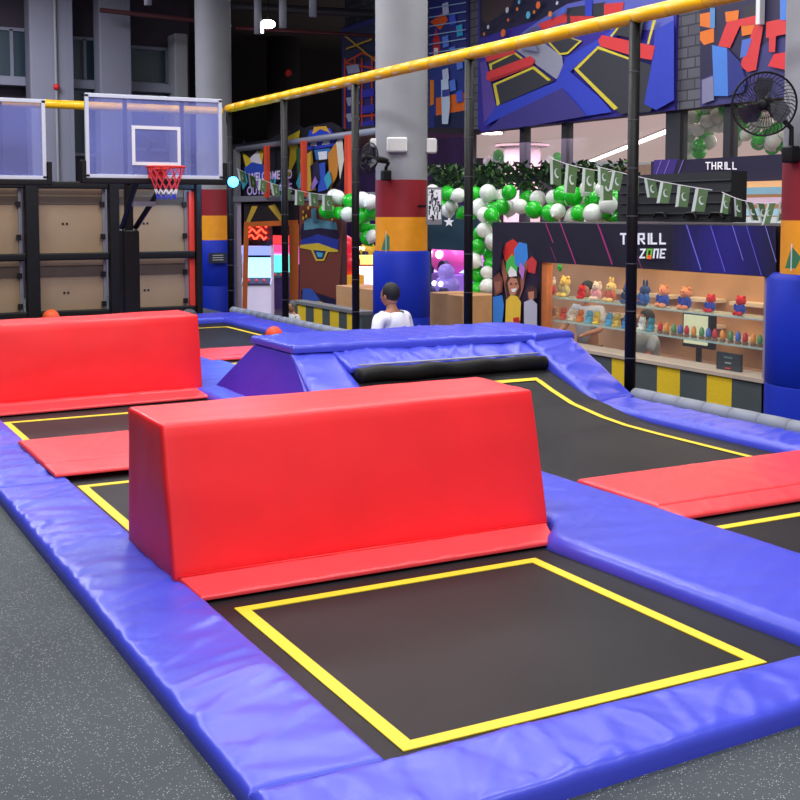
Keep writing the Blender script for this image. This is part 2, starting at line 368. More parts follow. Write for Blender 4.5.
# dark roll at the head of the bed
b = MB(); pp = [(x, 8.64+.008*math.sin(x*9), .305+.006*math.sin(x*13)) for x in [4.24+i*.06 for i in range(32)]]
b.tube(pp, [.07+.007*noise.noise(Vector((p[0]*6, 0, 0))) for p in pp], 14)
b.build('black_roll', BLACKV, pt, smooth=True)['label'] = 'black padded roll'
b = MB(); b.tube([(x, 8.7, .385) for x in (4.28, 5.0, 5.6, 6.08)], .009, 6); b.build('piping', mat('grey_cloth', (170, 172, 180), .8), pt, smooth=True)

# ---- grey foam kerb in segments
def kerb(label, y0, y1):
    t = thing('foam_kerb', label, 'kerb', (6.75, (y0+y1)/2, -.02)); mb = MB()
    n = int((y1-y0)/.29); L = (y1-y0)/n
    for i in range(n):
        a = y0+i*L
        mb.lathe((6.71, a, .035), [(.055, .0), (.07, .012), (.072, L*.5), (.07, L-.012), (.055, L)], 14, (0, 1, 0))
    mb.build('foam_tube', mat('grey_foam', (128, 134, 146), .6, var=.05), t, smooth=True)
    b = MB(); b.box(6.64, 6.8, y0, y1, DECK, 0); b.build('kerb_base', BLK, t)
kerb('segmented grey foam kerb along the right hand blue pad', 2.7, 8.12)
kerb('segmented grey foam kerb along the net beyond the raised platform', 10.9, 18.3)

# ================================================================== NET POSTS AND YELLOW RAIL
POSTS = [(5.5, 'black padded net post outside the right edge of the view'), (8.24, 'tall black padded net post nearest the kiosk sign'), (11.0, 'black padded net post right of the grey column with wall speakers'),
         (13.8, 'black padded net post left of the grey column with wall speakers'), (16.17, 'black padded net post in front of the painted welcome board'), (18.5, 'far corner black padded net post beside the blue lamp')]
for i, (y, lab) in enumerate(POSTS):
    t = thing('net_post', lab, 'post', (6.75, y, -.02)); m = MB()
    m.lathe((6.75, y, -.0), [(.05, 0), (.05, 3.32)], 16); m.build('padded_pole', BLACKV, t, smooth=True)
    pole_ = t.children[0]; z = .35
    while z < 3.1: MB().lathe((6.75, y, z), [(.0515, 0), (.0525, .004), (.0515, .008)], 16).build('cable_tie', mat('tie', (70, 72, 78), .6), pole_); z += .42
    m = MB(); m.box(6.68, 6.82, y-.07, y+.07, -.02, .0+.01); m.build('foot_plate', BLK, t)
def rail(label, pts, segl=.45):
    t = thing('padded_rail', label, 'rail', pts[0]); m = MB()
    P = []; 
    for a, b in zip(pts, pts[1:]):
        a, b = Vector(a), Vector(b); n = int((b-a).length/segl)+1
        for i in range(n):
            for q in (.0, .04, .5, .96):
                P.append((a.lerp(b, (i+q)/n), .055 if q == 0 else .066))
    P.append((Vector(pts[-1]), .05))
    m.tube([p for p, _ in P], [r for _, r in P], 14); m.build('foam_sleeve', YRAIL, t, smooth=True)
    m = MB(); m.tube([tuple(Vector(p)-Vector((0, 0, .0))) for p in pts], .03, 8); m.build('steel_core', GREYM, t)
rail('long yellow padded rail on top of the net posts', [(6.75, 4.2, 3.36), (6.75, 18.55, 3.34)])
rail('yellow padded rail running behind the basketball backboards', [(6.68, 18.62, 3.3), (.6, 18.62, 3.3)])
# blue lamp on corner post
p = at(233, 182, X=6.6)
t = thing('stage_lamp', 'small glowing blue lamp on the far corner post', 'lamp', p)
m = MB(); m.lathe(p, [(.03, -.04), (.07, 0), (.075, .1), (.05, .14)], 16, (.3, .95, 0)); m.build('lamp_housing', BLK, t, smooth=True)
m = MB(); m.ball(Vector(p)-Vector((.012, .04, 0)), .085); m.build('lamp_lens', simple((50, 150, 255), emit=12), t, smooth=True)
m = MB(); m.box(p[0], 6.74, p[1]+.06, p[1]+.1, p[2]-.02, p[2]+.02); m.build('bracket', BLK, t)

# ================================================================== COLUMNS
def column(label, x, y, pr, r=.35, top=6.9):
    t = thing('column', label, 'column', (x, y, LOW))
    m = MB(); m.lathe((x, y, 0), [(r, 2.09), (r, top)], 40); m.build('shaft', CONC, t, smooth=True)
    m = MB(); m.lathe((x, y, 0), [(r+.003, 1.58), (r+.003, 2.09)], 40); m.build('maroon_band', MAROON, t, smooth=True)
    m = MB(); m.lathe((x, y, 0), [(r+.003, 1.1), (r+.003, 1.58)], 40); m.build('orange_band', ORANGEP, t, smooth=True)
    m = MB(); m.lathe((x, y, 0), [(pr-.04, LOW), (pr, LOW+.02), (pr, .18), (pr-.008, .195), (pr, .21), (pr, 1.08), (pr-.05, 1.13)], 40); m.build('padding', DBLUE, t, smooth=True)
    for o in t.children:
        e = o.modifiers.new('e', 'EDGE_SPLIT'); e.split_angle = .8
    return t
column('thick round column with bright blue padding at the right edge of the picture', 7.88, 7.10, .46)
column('round grey column with maroon, orange and blue bands in the middle', 7.81, 14.51, .40, r=.36)
column('far round grey column with banded colours behind the corner net post', 7.86, 22.4, .37)
m = MB(); p = at(219, 258, Y=21.9)
t = tag(MB().box(p[0]-.19, p[0]+.17, 21.93, 21.96, p[2]-.1, p[2]+.1).build('notice_sign', simple((40, 46, 60))), 'small dark notice sign on the blue padding of the far column', 'sign')
m = MB()
for k in range(3): m.box(p[0]-.12, p[0]+.1, 21.925, 21.931, p[2]+.045-k*.045, p[2]+.06-k*.045)
o = m.build('lettering', simple((190, 195, 205))); o.parent = t

# ================================================================== BASKETBALL HOOPS
BG = glassmat('backboard_glass', (138, 150, 225), .3)  # lavender tint puts the glow of reflected lights into the glass colour
ORIM = mat('rim_paint', (226, 60, 40), .4)
def hoop(px, label):
    YB = 14.0; c = at(px, 140, Y=YB); X = c.x
    z0 = at(px, 178, Y=YB).z; z1 = at(px, 97, Y=YB).z; w = .83
    t = thing('basketball_hoop', label, 'basketball hoop', (X, YB+1.5, DECK))
    m = MB(); m.box(X-w, X+w, YB, YB+.012, z0, z1); gb = m.build('glass_board', BG, t)
    m = MB(); e = .035
    for a in ((X-w-.01, X+w+.01, z1-e, z1+.01), (X-w-.01, X+w+.01, z0-.01, z0+e), (X-w-.01, X-w+e, z0, z1), (X+w-e, X+w+.01, z0, z1)): m.box(a[0], a[1], YB-.015, YB+.03, a[2], a[3])
    m.build('board_frame', mat('silver_frame', (205, 212, 226), .4, .2), t, bevel=.004)
    m = MB()
    x0, x1, y0, y1, e = X-.29, X+.31, z0+.15, z0+.62, .04
    for a in ((x0, x1, y1-e, y1), (x0, x1, y0, y0+e), (x0, x0+e, y0+e, y1-e), (x1-e, x1, y0+e, y1-e)): m.box(a[0], a[1], YB-.006, YB-.001, a[2], a[3])
    m.build('shooter_square', WHITE, gb)
    m = MB(); m.box(X-w-.05, X+w+.05, YB-.03, YB+.05, z0-.075, z0-.005)
    for s in (-1, 1): m.box(X+s*(w+.04)-.03, X+s*(w+.04)+.03, YB-.035, YB+.055, z0-.07, z0+.2)
    m.build('edge_padding', BLACKV, t, bevel=.012)
    for s in (-1, 1):
        m = MB(); m.box(X+s*.35-.02, X+s*.35+.02, YB+.04, YB+.09, z0, z1-.02); m.build('upright', BLK, t)
    # rim
    zr = z0+.12; R = .225; rc = Vector((X, YB-.17-R, zr)); m = MB()
    m.tube([rc+Vector((R*math.cos(a*PI/16), R*math.sin(a*PI/16), 0)) for a in range(32)], .012, 8, closed=True)
    m.box(X-.1, X+.1, YB-.03, YB-.015, zr-.12, zr+.02)
    m.hexa([(X-.08, YB-.2, zr-.02), (X+.08, YB-.2, zr-.02), (X+.08, YB-.02, zr-.08), (X-.08, YB-.02, zr-.08)], [(X-.08, YB-.2, zr+.01), (X+.08, YB-.2, zr+.01), (X+.08, YB-.02, zr+.01), (X-.08, YB-.02, zr+.01)])
    rim = m.build('rim', ORIM, t, smooth=False)
    # net of crossing cords in red, white and blue bands
    prof = [(R, 0), (.19, -.09), (.155, -.18), (.13, -.26), (.115, -.32), (.11, -.38)]; n = 12; cols = [0, 0, 0, 1, 2]
    net = MB()
    for i in range(5):
        net.cur = cols[i]
        for k in range(n):
            for s in (-.5, .5):
                a = 2*PI*(k+(.5 if i % 2 else 0))/n; b = a + s*2*PI/n
                net.tube([rc+Vector((prof[i][0]*math.cos(a), prof[i][0]*math.sin(a), prof[i][1])), rc+Vector((prof[i+1][0]*math.cos(b), prof[i+1][0]*math.sin(b), prof[i+1][1]))], .006, 5)
    o = net.build('net', [simple((214, 50, 66)), simple((235, 235, 240)), simple((50, 70, 200))], rim)
    # pole and arm
    YP = YB+1.25
    m = MB(); m.box(X-.11, X+.11, YP-.12, YP+.12, DECK, 1.42); m.build('pole_padding', BLACKV, t, bevel=.03)
    m = MB(); m.box(X-.05, X+.05, YP-.05, YP+.05, 1.42, z0-.02); m.build('pole', BLK, t, bevel=.01)
    for s in (-.09, .09):
        m = MB(); m.tube([(X+s, YP, 1.45), (X+s*1.5, YP-.55, 1.75), (X+s*2, YB+.09, z0+.05)], .035, 8); m.build('arm', BLK, t)
    m = MB(); m.tube([(X, YP, z0-.05), (X, YB+.09, z0+.45)], .03, 8); m.tube([(X, YP+.02, 1.6), (X, YP+.35, 1.1)], .02, 8); m.build('brace', BLK, t)
    m = MB(); m.box(X-.14, X+.14, YP-.75, YP-.66, 1.72, 1.78); m.build('arm_plate', GREYM, t)
    return t
hoop(155.5, 'basketball hoop with glass backboard and red, white and blue net')
hoop(-31, 'basketball hoop cut by the left edge, only its glass backboard in view')

# ================================================================== CAGE WALL WITH PLYWOOD PANELS
YC = 18.2
PLY = mat('plywood', (150, 126, 98), .6, var=.12, vscale=1.5)
def cx_(px): return at(px, 250, Y=YC).x
zt = at(0, 183, Y=YC).z; zm = at(100, 256, Y=YC).z
t = thing('cage_frame', 'black padded steel frame wall behind the basketball hoops', 'frame', (cx_(110), YC, DECK))
for px, w in ((-40, .1), (32, .1), (114, .08), (198, .05)):
    x = cx_(px); MB().box(x-w, x+w, YC-.08, YC+.08, DECK, zt+.05).build('upright', BLACKV, t, bevel=.02)
for a, b in ((-40, 31), (31, 113), (113, 198)):
    for z in (zt-.02, zm, .1):
        MB().box(cx_(a)+.08, cx_(b)-.06, YC-.05, YC+.05, z-.055, z+.055).build('crossbar', BLACKV, t, bevel=.02)
t2 = tag(MB().box(cx_(190), cx_(195), YC+.02, YC+.12, DECK, zt-.1).build('red_post', simple((222, 58, 40))), 'narrow red post at the right end of the plywood panels', 'post')
names = ['left', 'middle', 'right']
for i, (a, b, sp) in enumerate(((-40, 24, 'partly cut off at the left edge'), (37, 108, 'between the two hoops'), (117, 190, 'behind the right hand hoop pole'))):
    for j, (z0, z1) in enumerate(((.0, zm-.05), (zm+.05, zt-.06))):
        x0, x1 = cx_(a), cx_(b)
        t = thing('plywood_panel', '%s plywood panel in the black frame, %s' % (('lower', 'upper')[j], sp), 'panel', ((x0+x1)/2, YC+.15, z0))
        m = MB(); m.box(x0, x1, YC+.13, YC+.15, z0, z1); bd = m.build('board', PLY, t)
        m = MB(); h = z1-z0; m.box(x0, x1, YC+.115, YC+.13, z1-.28*h if j == 0 else z1-.25*h, z1-.1*h if j == 0 else z1-.13*h); m.build('shadow_band', mat('band_shadow_brown', (96, 80, 66), .7, var=.1), t)  # dark strip standing in for the band of shadow across the board
        m = MB(); m.box(x1-.05, x1, YC+.1, YC+.13, z0, z1); m.build('edge_strip', GREYM, t)
        for zz in (z0+.25*h, z0+.75*h): MB().box(x1-.09, x1-.02, YC+.07, YC+.1, zz-.04, zz+.04).build('hinge', BLK, bd)
        for q in ((.42, .45), (.78, .8)):
            for s in (-.03, .03):
                m = MB(); m.lathe((x0+(x1-x0)*q[0]+s, YC+.122, z0+h*q[1]), [(.018, 0), (.018, .006)], 10, (0, 1, 0))
                m.build('bolt', BLK, bd)
# balls
def ball(px, py, D, r, m, label, seam=True):
    p = at(px, py, D=D); t = thing('ball', label, 'ball', p); MB().ball(p, r, 28, 18).build('rubber_skin', m, t, smooth=True)
    s = MB()
    for ax in ((1, 0), (0, 1)):
        s.tube([p+Vector((r*1.003*math.cos(a)*ax[0], r*1.003*math.cos(a)*ax[1], r*1.003*math.sin(a))) for a in [k*PI/16 for k in range(32)]], .003, 4, closed=True)
    s.build('seam', m, t)
    return t
ball(51, 318, 16.9, .12, simple((240, 92, 40)), 'orange ball peeking over the farther red block near the left frame post')
ball(189, 318, 16.9, .13, simple((62, 60, 66)), 'dark grey ball at the right end behind the farther red block')
ball(274, 335, 14.9, .11, simple((238, 84, 44)), 'orange ball just behind the raised blue platform')

# ================================================================== BACK HALL
WALLB = mat('brown_wall', (66, 58, 70), .9, var=.15, vscale=.6, bump=.2)
YW = 27.
f = MB(); f.box(-3, at(190, 100, Y=YW).x, YW, YW+.2, LOW, 6.9); struct('wall_back', f, WALLB)
f = MB(); f.box(6, 26, 36, 36.2, LOW, 6.9); struct('wall_dark', f, mat('black_wall', (20, 20, 26), .9))
f = MB(); f.box(-6.2, -6, 4, 45, LOW, 6.9); struct('wall_left', f, mat('grey_wall', (60, 60, 68), .9))
WP = simple((24, 52, 66), .35); WF = mat('window_frame_paint', (120, 124, 140), .5)
for i, (a, b, c, d, mul) in enumerate(((-8, 30, 28, 79, 11), (71, 98, 38, 82, 84), (129, 167, 47, 85, None), (71, 98, 91, 155, None), (129, 167, 95, 150, None))):
    p0 = at(a, c, Y=YW-.03); p1 = at(b, d, Y=YW-.03)
    o = MB().box(p0.x, p1.x, YW-.03, YW-.01, p1.z, p0.z).build('window_%d' % (i+1), WP); o['kind'] = 'structure'
    m = MB(); e = .035
    for q in ((p0.x, p1.x, p0.z-e, p0.z+e), (p0.x, p1.x, p1.z-e, p1.z+e), (p0.x-e, p0.x+e, p1.z, p0.z), (p1.x-e, p1.x+e, p1.z, p0.z)): m.box(q[0], q[1], YW-.08, YW-.03, q[2], q[3])
    if mul: x = at(mul, 50, Y=YW).x; m.box(x-e, x+e, YW-.08, YW-.03, p1.z, p0.z)
    m.build('window_frame', WF, o)
m = MB(); p0 = at(-10, 85, Y=26.8); p1 = at(178, 91, Y=26.8); m.box(p0.x, p1.x, 26.6, 26.98, p1.z-.07, p1.z+.12); struct('trim_2', m, WF)
CONC2 = mat('concrete_lilac', (124, 126, 140), .8, var=.06, vscale=1)
for px, w, lab, Y in ((49, .44, 'broad grey flat column between the far windows at left', 26.3), (112, .33, 'slim grey column behind the larger backboard', 26.3), (178, .16, 'narrow dim grey column right of the far windows', 26.6)):
    p = at(px, 100, Y=Y)
    t = thing('wall_column', lab, 'column', (p.x, Y, LOW))
    MB().box(p.x-w, p.x+w, Y-.3, Y+.25, LOW, 6.9 if px != 178 else at(178, 35, Y=Y).z).build('shaft', CONC2 if px != 178 else CONC, t, bevel=.04)
    MB().box(p.x+w-.07, p.x+w+.02, Y-.32, Y-.28, LOW, 6.9 if px != 178 else 4).build('corner_trim', WF, t)
p = at(57, 90, Y=25.85); t = thing('pipe', 'thin vertical fire pipe with red valve on the broad far column', 'pipe', (p.x, 25.9, LOW))
MB().tube([(p.x, 25.92, LOW), (p.x, 25.92, 6.8)], .03, 8).build('pipe_run', CONC, t)
MB().ball((p.x, 25.9, at(57, 87, Y=25.9).z), .07).build('valve', simple((200, 30, 30)), t)
# hanging tube lamps, ceiling pipes
for px, y1, lit, lab in ((258, 34, 0, 'grey tube lamp hanging leftmost under the dark ceiling'), (283, 28, 0, 'grey tube lamp hanging in the middle under the dark ceiling'), (313, 17, 0, 'grey tube lamp hanging rightmost under the dark ceiling'), (261, 33, 1, 'small lit white tube lamp under the dark ceiling'), (148, 5, 0, 'grey tube lamp above the backboard at the top edge')):
    D = 23; p = at(px, y1, D=D); t = thing('tube_lamp', lab, 'lamp', p)
    r = .075 if not lit else .05; L = .75 if not lit else .2
    MB().lathe(p, [(r, 0), (r, L)], 16).build('lamp_body', simple((140, 142, 152)) if not lit else simple((255, 250, 235), emit=6), t, smooth=True)
    MB().tube([p+Vector((0, 0, L)), (p.x, p.y, 6.9)], .012, 6).build('cord', BLK, t)
p = at(268, 24, D=24); t = thing('spot_lamp', 'bright white spot lamp glowing under the dark ceiling', 'lamp', p)
MB().ball(p, .09, rx=.16).build('lens', simple((255, 252, 240), emit=15), t, smooth=True); MB().tube([p, (p.x, p.y, 6.9)], .015, 6).build('cord', BLK, t)
for i, (a, b, D, r, col, lab) in enumerate((((236, 28), (378, 36), 25, .04, (70, 16, 24), 'thin red sprinkler pipe under the dark ceiling'), ((100, 10), (200, 21), 25, .05, (64, 18, 24), 'thin red sprinkler pipe above the backboard'), ((232, 6), (375, 14), 26, .09, (50, 48, 54), 'dark duct pipe crossing under the ceiling'))):
    tag(MB().tube([at(*a, D=D), at(*b, D=D)], r, 8).build('ceiling_pipe', simple(col)), lab, 'pipe')
p = at(288, 73, Y=33); tag(MB().lathe(p, [(.1, -.05), (.1, .05)], 16, (0, 1, 0)).build('fire_bell', simple((190, 26, 34))), 'small red fire bell on the dark far column', 'bell')
t = tag(MB().lathe((p.x+.1, 33.6, LOW), [(.5, 0), (.5, 7.8)], 24).build('dark_column', mat('dark_col', (40, 40, 48), .8), smooth=True), 'dim round column standing in the dark hall', 'column')

# ================================================================== UPPER WALL WITH BANNERS (plane X = 12)
XW = 12.
yA = at(345, 100, X=XW).y; y0w = 3.
zb = at(675, 110, X=XW).z
f = MB(); f.box(XW, XW+.3, y0w, yA, zb, 6.9); struct('wall_right', f, BRICK)
def decal(plane, layers, name, parent, k0=0, gap=.004, axis='X', emit=0):
    """flat print: each layer is (colour, [pixel points]) laid on the plane as one mesh"""
    cols = []; mb = MB()
    for i, (c, pts) in enumerate(layers):
        if c not in cols: cols.append(c)
        mb.cur = cols.index(c)
        P = [at(x, y, X=plane-gap*(k0+i+1)) if axis == 'X' else at(x, y, Y=plane-gap*(k0+i+1)) for x, y in pts]
        mb.poly(P)
    mb.flat = True
    return mb.build(name, [simple(c, .5, emit) for c in cols], parent)
def panelx(name, lab, cat, X, a, b, th=.04, m=DARK, top=(0, 0)):
    """flat panel on plane X between pixel columns a[0]..b[0]; a=(px, ytop_px, ybottom_px at a)"""
    ya, yb = at(a[0], 100, X=X).y, at(b[0], 100, X=X).y
    zt_ = at(b[0], b[1], X=X).z; zb_ = at(b[0], b[2], X=X).z
    t = thing(name, lab, cat, (X, (ya+yb)/2, zb_))
    MB().box(X, X+th, yb, ya, zb_, zt_).build('backing', m, t)
    return t
XB = XW-.045
# banner 1: trampoline park picture
t = panelx('banner', 'large wall banner printed with a trampoline park picture above the yellow rail', 'banner', XB, (478, -60, 132), (675, -80, 110), m=simple((52, 42, 150)))
Bn, Gk, Rd, Bd, Yl = (48, 66, 190), (50, 52, 62), (214, 58, 62), (30, 28, 60), (214, 200, 60)
decal(XB, [
    (Bd, [(480, -40), (674, -40), (674, 4), (567, 14), (530, 22), (480, 38)]),
    ((64, 50, 56), [(481, -20), (515, -20), (512, 6), (488, 24), (482, 20)]),
    ((92, 100, 190), [(567, 4), (674, -20), (674, 30), (560, 30), (520, 34), (540, 20)]),
    (Gk, [(567, 8), (605, 2), (604, 24), (566, 26)]),
    (Rd, [(538, 24), (567, 13), (567, 22), (542, 30)]), (Rd, [(570, 16), (594, 16), (594, 26), (571, 25)]), (Rd, [(604, 4), (624, 2), (622, 12), (604, 15)]),
    (Bn, [(585, -10), (593, -10), (592, 16), (585, 16)]),
    ((148, 150, 170), [(516, 50), (540, 40), (562, 56), (564, 74), (556, 79), (538, 66)]),
    (Yl, [(545, 40), (566, 36), (582, 41), (568, 54), (560, 55)]), (Gk, [(548, 40), (566, 37), (579, 41), (567, 52), (560, 53)]),
    ((90, 70, 160), [(480, 62), (486, 60), (496, 106), (494, 110), (484, 124)]),
    (Bn, [(556, 82), (566, 58), (600, 38), (618, 26), (624, 30), (604, 50), (572, 70), (560, 90), (500, 108), (495, 104)]),
    (Gk, [(488, 62), (516, 53), (524, 60), (490, 70)]), (Yl, [(489, 64), (515, 52), (523, 58), (521, 59), (514, 54), (492, 65), (492, 70), (490, 70)]),
    (Rd, [(485, 57), (511, 50), (517, 52), (513, 54), (487, 62)]), (Rd, [(487, 72), (530, 56), (535, 60), (533, 65), (490, 81), (486, 79)]), ((170, 40, 48), [(490, 79), (533, 64), (533, 66), (491, 82)]),
    (Gk, [(492, 84), (536, 67), (554, 80), (552, 82), (497, 106)]), (Yl, [(493, 84), (534, 66), (551, 80), (548, 81), (533, 69), (496, 85), (500, 104), (497, 106)]),
    (Bn, [(556, 84), (568, 70), (600, 98), (612, 112), (586, 116), (575, 104)]),
    (Bn, [(495, 107), (558, 82), (562, 88), (500, 118), (484, 126)]),
    (Gk, [(574, 68), (598, 46), (632, 58), (670, 72), (650, 112), (620, 114)]), (Yl, [(574, 69), (598, 46), (630, 58), (630, 60), (598, 49), (578, 69), (618, 108), (614, 110)]),
    (Bn, [(655, 30), (674, 20), (674, 100), (656, 110), (644, 104), (652, 62)]), (Yl, [(653, 20), (656, 20), (649, 44), (647, 44)]),
    (Rd, [(598, 40), (602, 35), (655, 46), (652, 60), (640, 58), (600, 46)]),
    (Gk, [(620, 20), (645, 14), (640, 40), (612, 34)]), (Yl, [(610, 36), (620, 24), (621, 25), (612, 37)]),
    ((60, 54, 130), [(500, 118), (562, 88), (580, 108), (586, 116), (530, 126), (488, 131)]),
    ((86, 84, 120), [(532, 28), (538, 26), (538, 35), (526, 37), (526, 32)]), ((120, 124, 160), [(518, 48), (535, 42), (538, 52), (526, 50)]),
], 'print', t, gap=.003)
# planets on the banner
cols = [(224, 110, 50), (90, 180, 220), (220, 130, 50), (70, 110, 220), (200, 200, 220)]
for i, (x, y, r, c) in enumerate(((503, 33, 4.5, 0), (528, 15, 4, 1), (550, 14, 3.2, 2), (563, 10, 3, 3), (538, 5, 4, 0), (507, 10, 3.2, 4), (517, 9, 2, 2), (519, 2, 2.4, 1), (557, 3, 2, 4), (488, 27, 2.4, 4), (484, 34, 2, 2), (534, 12, 2, 2), (508, 20, 2, 0))):
    p = at(x, y, X=XB-.095); MB().lathe(p, [(r*.0158, 0), (r*.0158, .004)], 16, (1, 0, 0)).build('planet_print', simple(cols[c]), t)
# banner 2
t = panelx('banner', 'wall banner printed with red and blue obstacle shapes, right of the grey wall strip', 'banner', XB, (700, -80, 106), (787, -90, 97), m=simple((62, 60, 120)))
decal(XB, [((40, 36, 72), [(700, -40), (786, -40), (786, 30), (740, 60), (700, 80)]), ((226, 120, 40), [(700, 14), (710, 12), (710, 28), (700, 26)]), ((226, 120, 40), [(700, 32), (714, 28), (714, 42), (704, 45), (700, 40)]),
    ((226, 120, 40), [(725, 12), (739, 10), (738, 20), (726, 22)]), ((90, 140, 200), [(710, 8), (715, 8), (715, 28), (710, 28)]), ((50, 46, 58), [(743, 6), (757, 4), (757, 16), (744, 18)]),
    ((226, 120, 40), [(741, 24), (756, 22), (752, 34), (742, 36)]), (Rd, [(727, 22), (762, 14), (760, 24), (740, 26), (730, 48), (718, 46)]), (Rd, [(754, 26), (764, 22), (756, 70), (748, 72), (740, 66)]),
    ((80, 110, 200), [(742, 40), (752, 38), (746, 56), (740, 58)]), ((74, 130, 220), [(712, 45), (727, 48), (728, 96), (714, 96)]), ((40, 50, 130), [(727, 48), (740, 62), (746, 80), (744, 92), (728, 96)]), ((130, 130, 165), [(702, 80), (713, 76), (714, 100), (702, 104)]),
    (Rd, [(766, 22), (786, 18), (786, 34), (766, 38)]), (Rd, [(769, 36), (776, 36), (775, 52), (769, 52)]), ((220, 50, 60), [(768, 66), (774, 54), (786, 52), (786, 70)]), ((80, 130, 220), [(780, 0), (787, 0), (787, 20), (780, 20)])], 'print', t, gap=.003)
MB().box(XB-.11, XB-.02, at(765, 50, X=XB).y, at(761, 50, X=XB).y, zb+1.0, 5.6).build('white_bar', WHITE, t)
# banner 3 (left of brick strip), banner 4 (left of mid column)
t = panelx('banner', 'tall wall banner printed with a red rocket and blue robots, right of the banded column', 'banner', XB, (429, -40, 140), (468, -50, 135), m=simple((34, 36, 96)))
lay = [((40, 46, 130), [(429, -20), (466, -20), (466, 60), (429, 70)]), ((40, 60, 140), [(429, 70), (466, 60), (466, 134), (429, 138)]), ((206, 40, 50), [(433, 40), (436, 28), (440, 40), (440, 62), (433, 64)]), ((235, 235, 240), [(434, 48), (438, 48), (438, 56), (434, 56)]), ((230, 90, 30), [(430, 22), (444, 12), (448, 20), (440, 30)]),
        ((226, 130, 40), [(430, 80), (434, 80), (434, 104), (430, 106)]), ((226, 110, 40), [(436, 98), (466, 92), (466, 112), (436, 118)]), ((30, 40, 80), [(434, 116), (466, 110), (466, 132), (434, 136)])]
for k in range(9): lay.append(((random.choice([(90, 130, 230), (60, 90, 220), (200, 210, 240), (40, 170, 220)])), [(442+k % 3*7, 4+k*11), (448+k % 3*7, 2+k*11), (449+k % 3*7, 13+k*11), (443+k % 3*7, 15+k*11)]))
for k in range(6): lay.append(((150, 190, 230), [(429, 8+k*9), (466, 2+k*9), (466, 3+k*9), (429, 9+k*9)]))
lay.append(((200, 220, 245), [(441, 80), (448, 78), (450, 104), (448, 124), (442, 124)])); lay.append(((60, 70, 160), [(442, 90), (449, 89), (449, 96), (442, 97)]))
decal(XB, lay, 'print', t, gap=.003)
t = panelx('banner', 'wall banner printed with an orange climbing frame, left of the banded column', 'banner', XB, (342, 20, 146), (378, 16, 140), m=simple((60, 62, 140)))
lay = [((60, 62, 96), [(343, 32), (378, 22), (378, 60), (343, 66)])]
for a in ((344, 62, 362, 52), (362, 52, 378, 58), (344, 62, 378, 68), (344, 80, 378, 78), (344, 116, 378, 114)): lay.append(((232, 84, 44), [(a[0], a[1]), (a[2], a[3]), (a[2], a[3]+2), (a[0], a[1]+2)]))
for x in (344, 354, 361, 371): lay.append(((232, 84, 44), [(x, 58), (x+1.6, 58), (x+1.6, 136), (x, 138)]))
for k in range(8): lay.append(((70, 70, 214) if k % 2 else (190, 196, 235), [(346+(k % 2)*16, 66+k*8), (358+(k % 2)*16, 64+k*8), (360+(k % 2)*14, 72+k*8), (348+(k % 2)*14, 74+k*8)]))
lay.append(((214, 170, 60), [(344, 34), (378, 62), (378, 64), (344, 36)])); lay.append(((214, 170, 60), [(346, 48), (372, 38), (372, 40), (346, 50)]))
decal(XB, lay, 'print', t, gap=.003)

# ---- glazed front and bright shop hall beyond
yL, yR = at(468, 150, X=XW).y, 3.
f = MB()
for px, w in ((524, .07), (566, .07), (675, .16), (729, .07), (470, .08)):
    y = at(px, 150, X=XW+.1).y; f.box(XW+.05, XW+.2, y-w, y+w, LOW, zb)
struct('window_6', f, mat('mullion', (40, 42, 50), .5))
GL = glassmat('shop_glass', (235, 235, 240), .02)
f = MB(); f.box(XW+.11, XW+.12, 5, yL, LOW+.9, zb); struct('window_7', f, GL)
SHOPC = mat('glowing_pale_ceiling', (214, 190, 184), .9, emit=.55)  # emission puts the hall's brightness into the ceiling colour; not a lamp
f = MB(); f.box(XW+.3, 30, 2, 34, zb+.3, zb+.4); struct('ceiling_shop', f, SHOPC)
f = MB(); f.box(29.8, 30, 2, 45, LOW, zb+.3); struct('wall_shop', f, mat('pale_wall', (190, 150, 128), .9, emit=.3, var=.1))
for i, (a, b, lab) in enumerate((((592, 160), (672, 128), 'long bright ceiling strip light seen through the glass left of the right column'), ((640, 132), (652, 126), 'short ceiling strip light in the bright hall'))):
    if i: continue
    p, q = at(*a, Z=zb+.27), at(*b, Z=zb+.27)
    t = thing('strip_light', lab, 'light', p)
    d = (q-p).normalized(); n = Vector((-d.y, d.x, 0))*.09
    MB().hexa([p-n-Vector((0, 0, .04)), q-n-Vector((0, 0, .04)), q+n-Vector((0, 0, .04)), p+n-Vector((0, 0, .04))], [p-n, q-n, q+n, p+n]).build('diffuser', simple((255, 250, 240), emit=6), t)
    n *= 1.3; MB().hexa([p-n-Vector((0, 0, .02)), q-n-Vector((0, 0, .02)), q+n-Vector((0, 0, .02)), p+n-Vector((0, 0, .02))], [p-n+Vector((0, 0, .02)), q-n+Vector((0, 0, .02)), q+n+Vector((0, 0, .02)), p+n+Vector((0, 0, .02))]).build('frame', WHITE, t)
p = at(492, 134, Z=zb+.25); t = thing('downlight', 'glowing round ceiling light seen below the big banner', 'light', p)
MB().lathe(p, [(.22, 0), (.25, .05)], 24).build('diffuser', simple((255, 252, 235), emit=12), t); MB().lathe(p, [(.3, .03), (.3, .05)], 24).build('rim', WHITE, t)
p = at(522, 190, D=22); t = thing('round_pillar', 'pale pink pillar behind the balloon garland', 'column', (p.x, p.y, LOW))
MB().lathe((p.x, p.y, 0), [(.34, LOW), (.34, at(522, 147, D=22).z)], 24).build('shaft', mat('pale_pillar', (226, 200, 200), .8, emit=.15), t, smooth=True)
MB().lathe((p.x, p.y, at(522, 147, D=22).z), [(.5, 0), (.5, .06)], 24).build('capital', simple((170, 150, 140)), t)

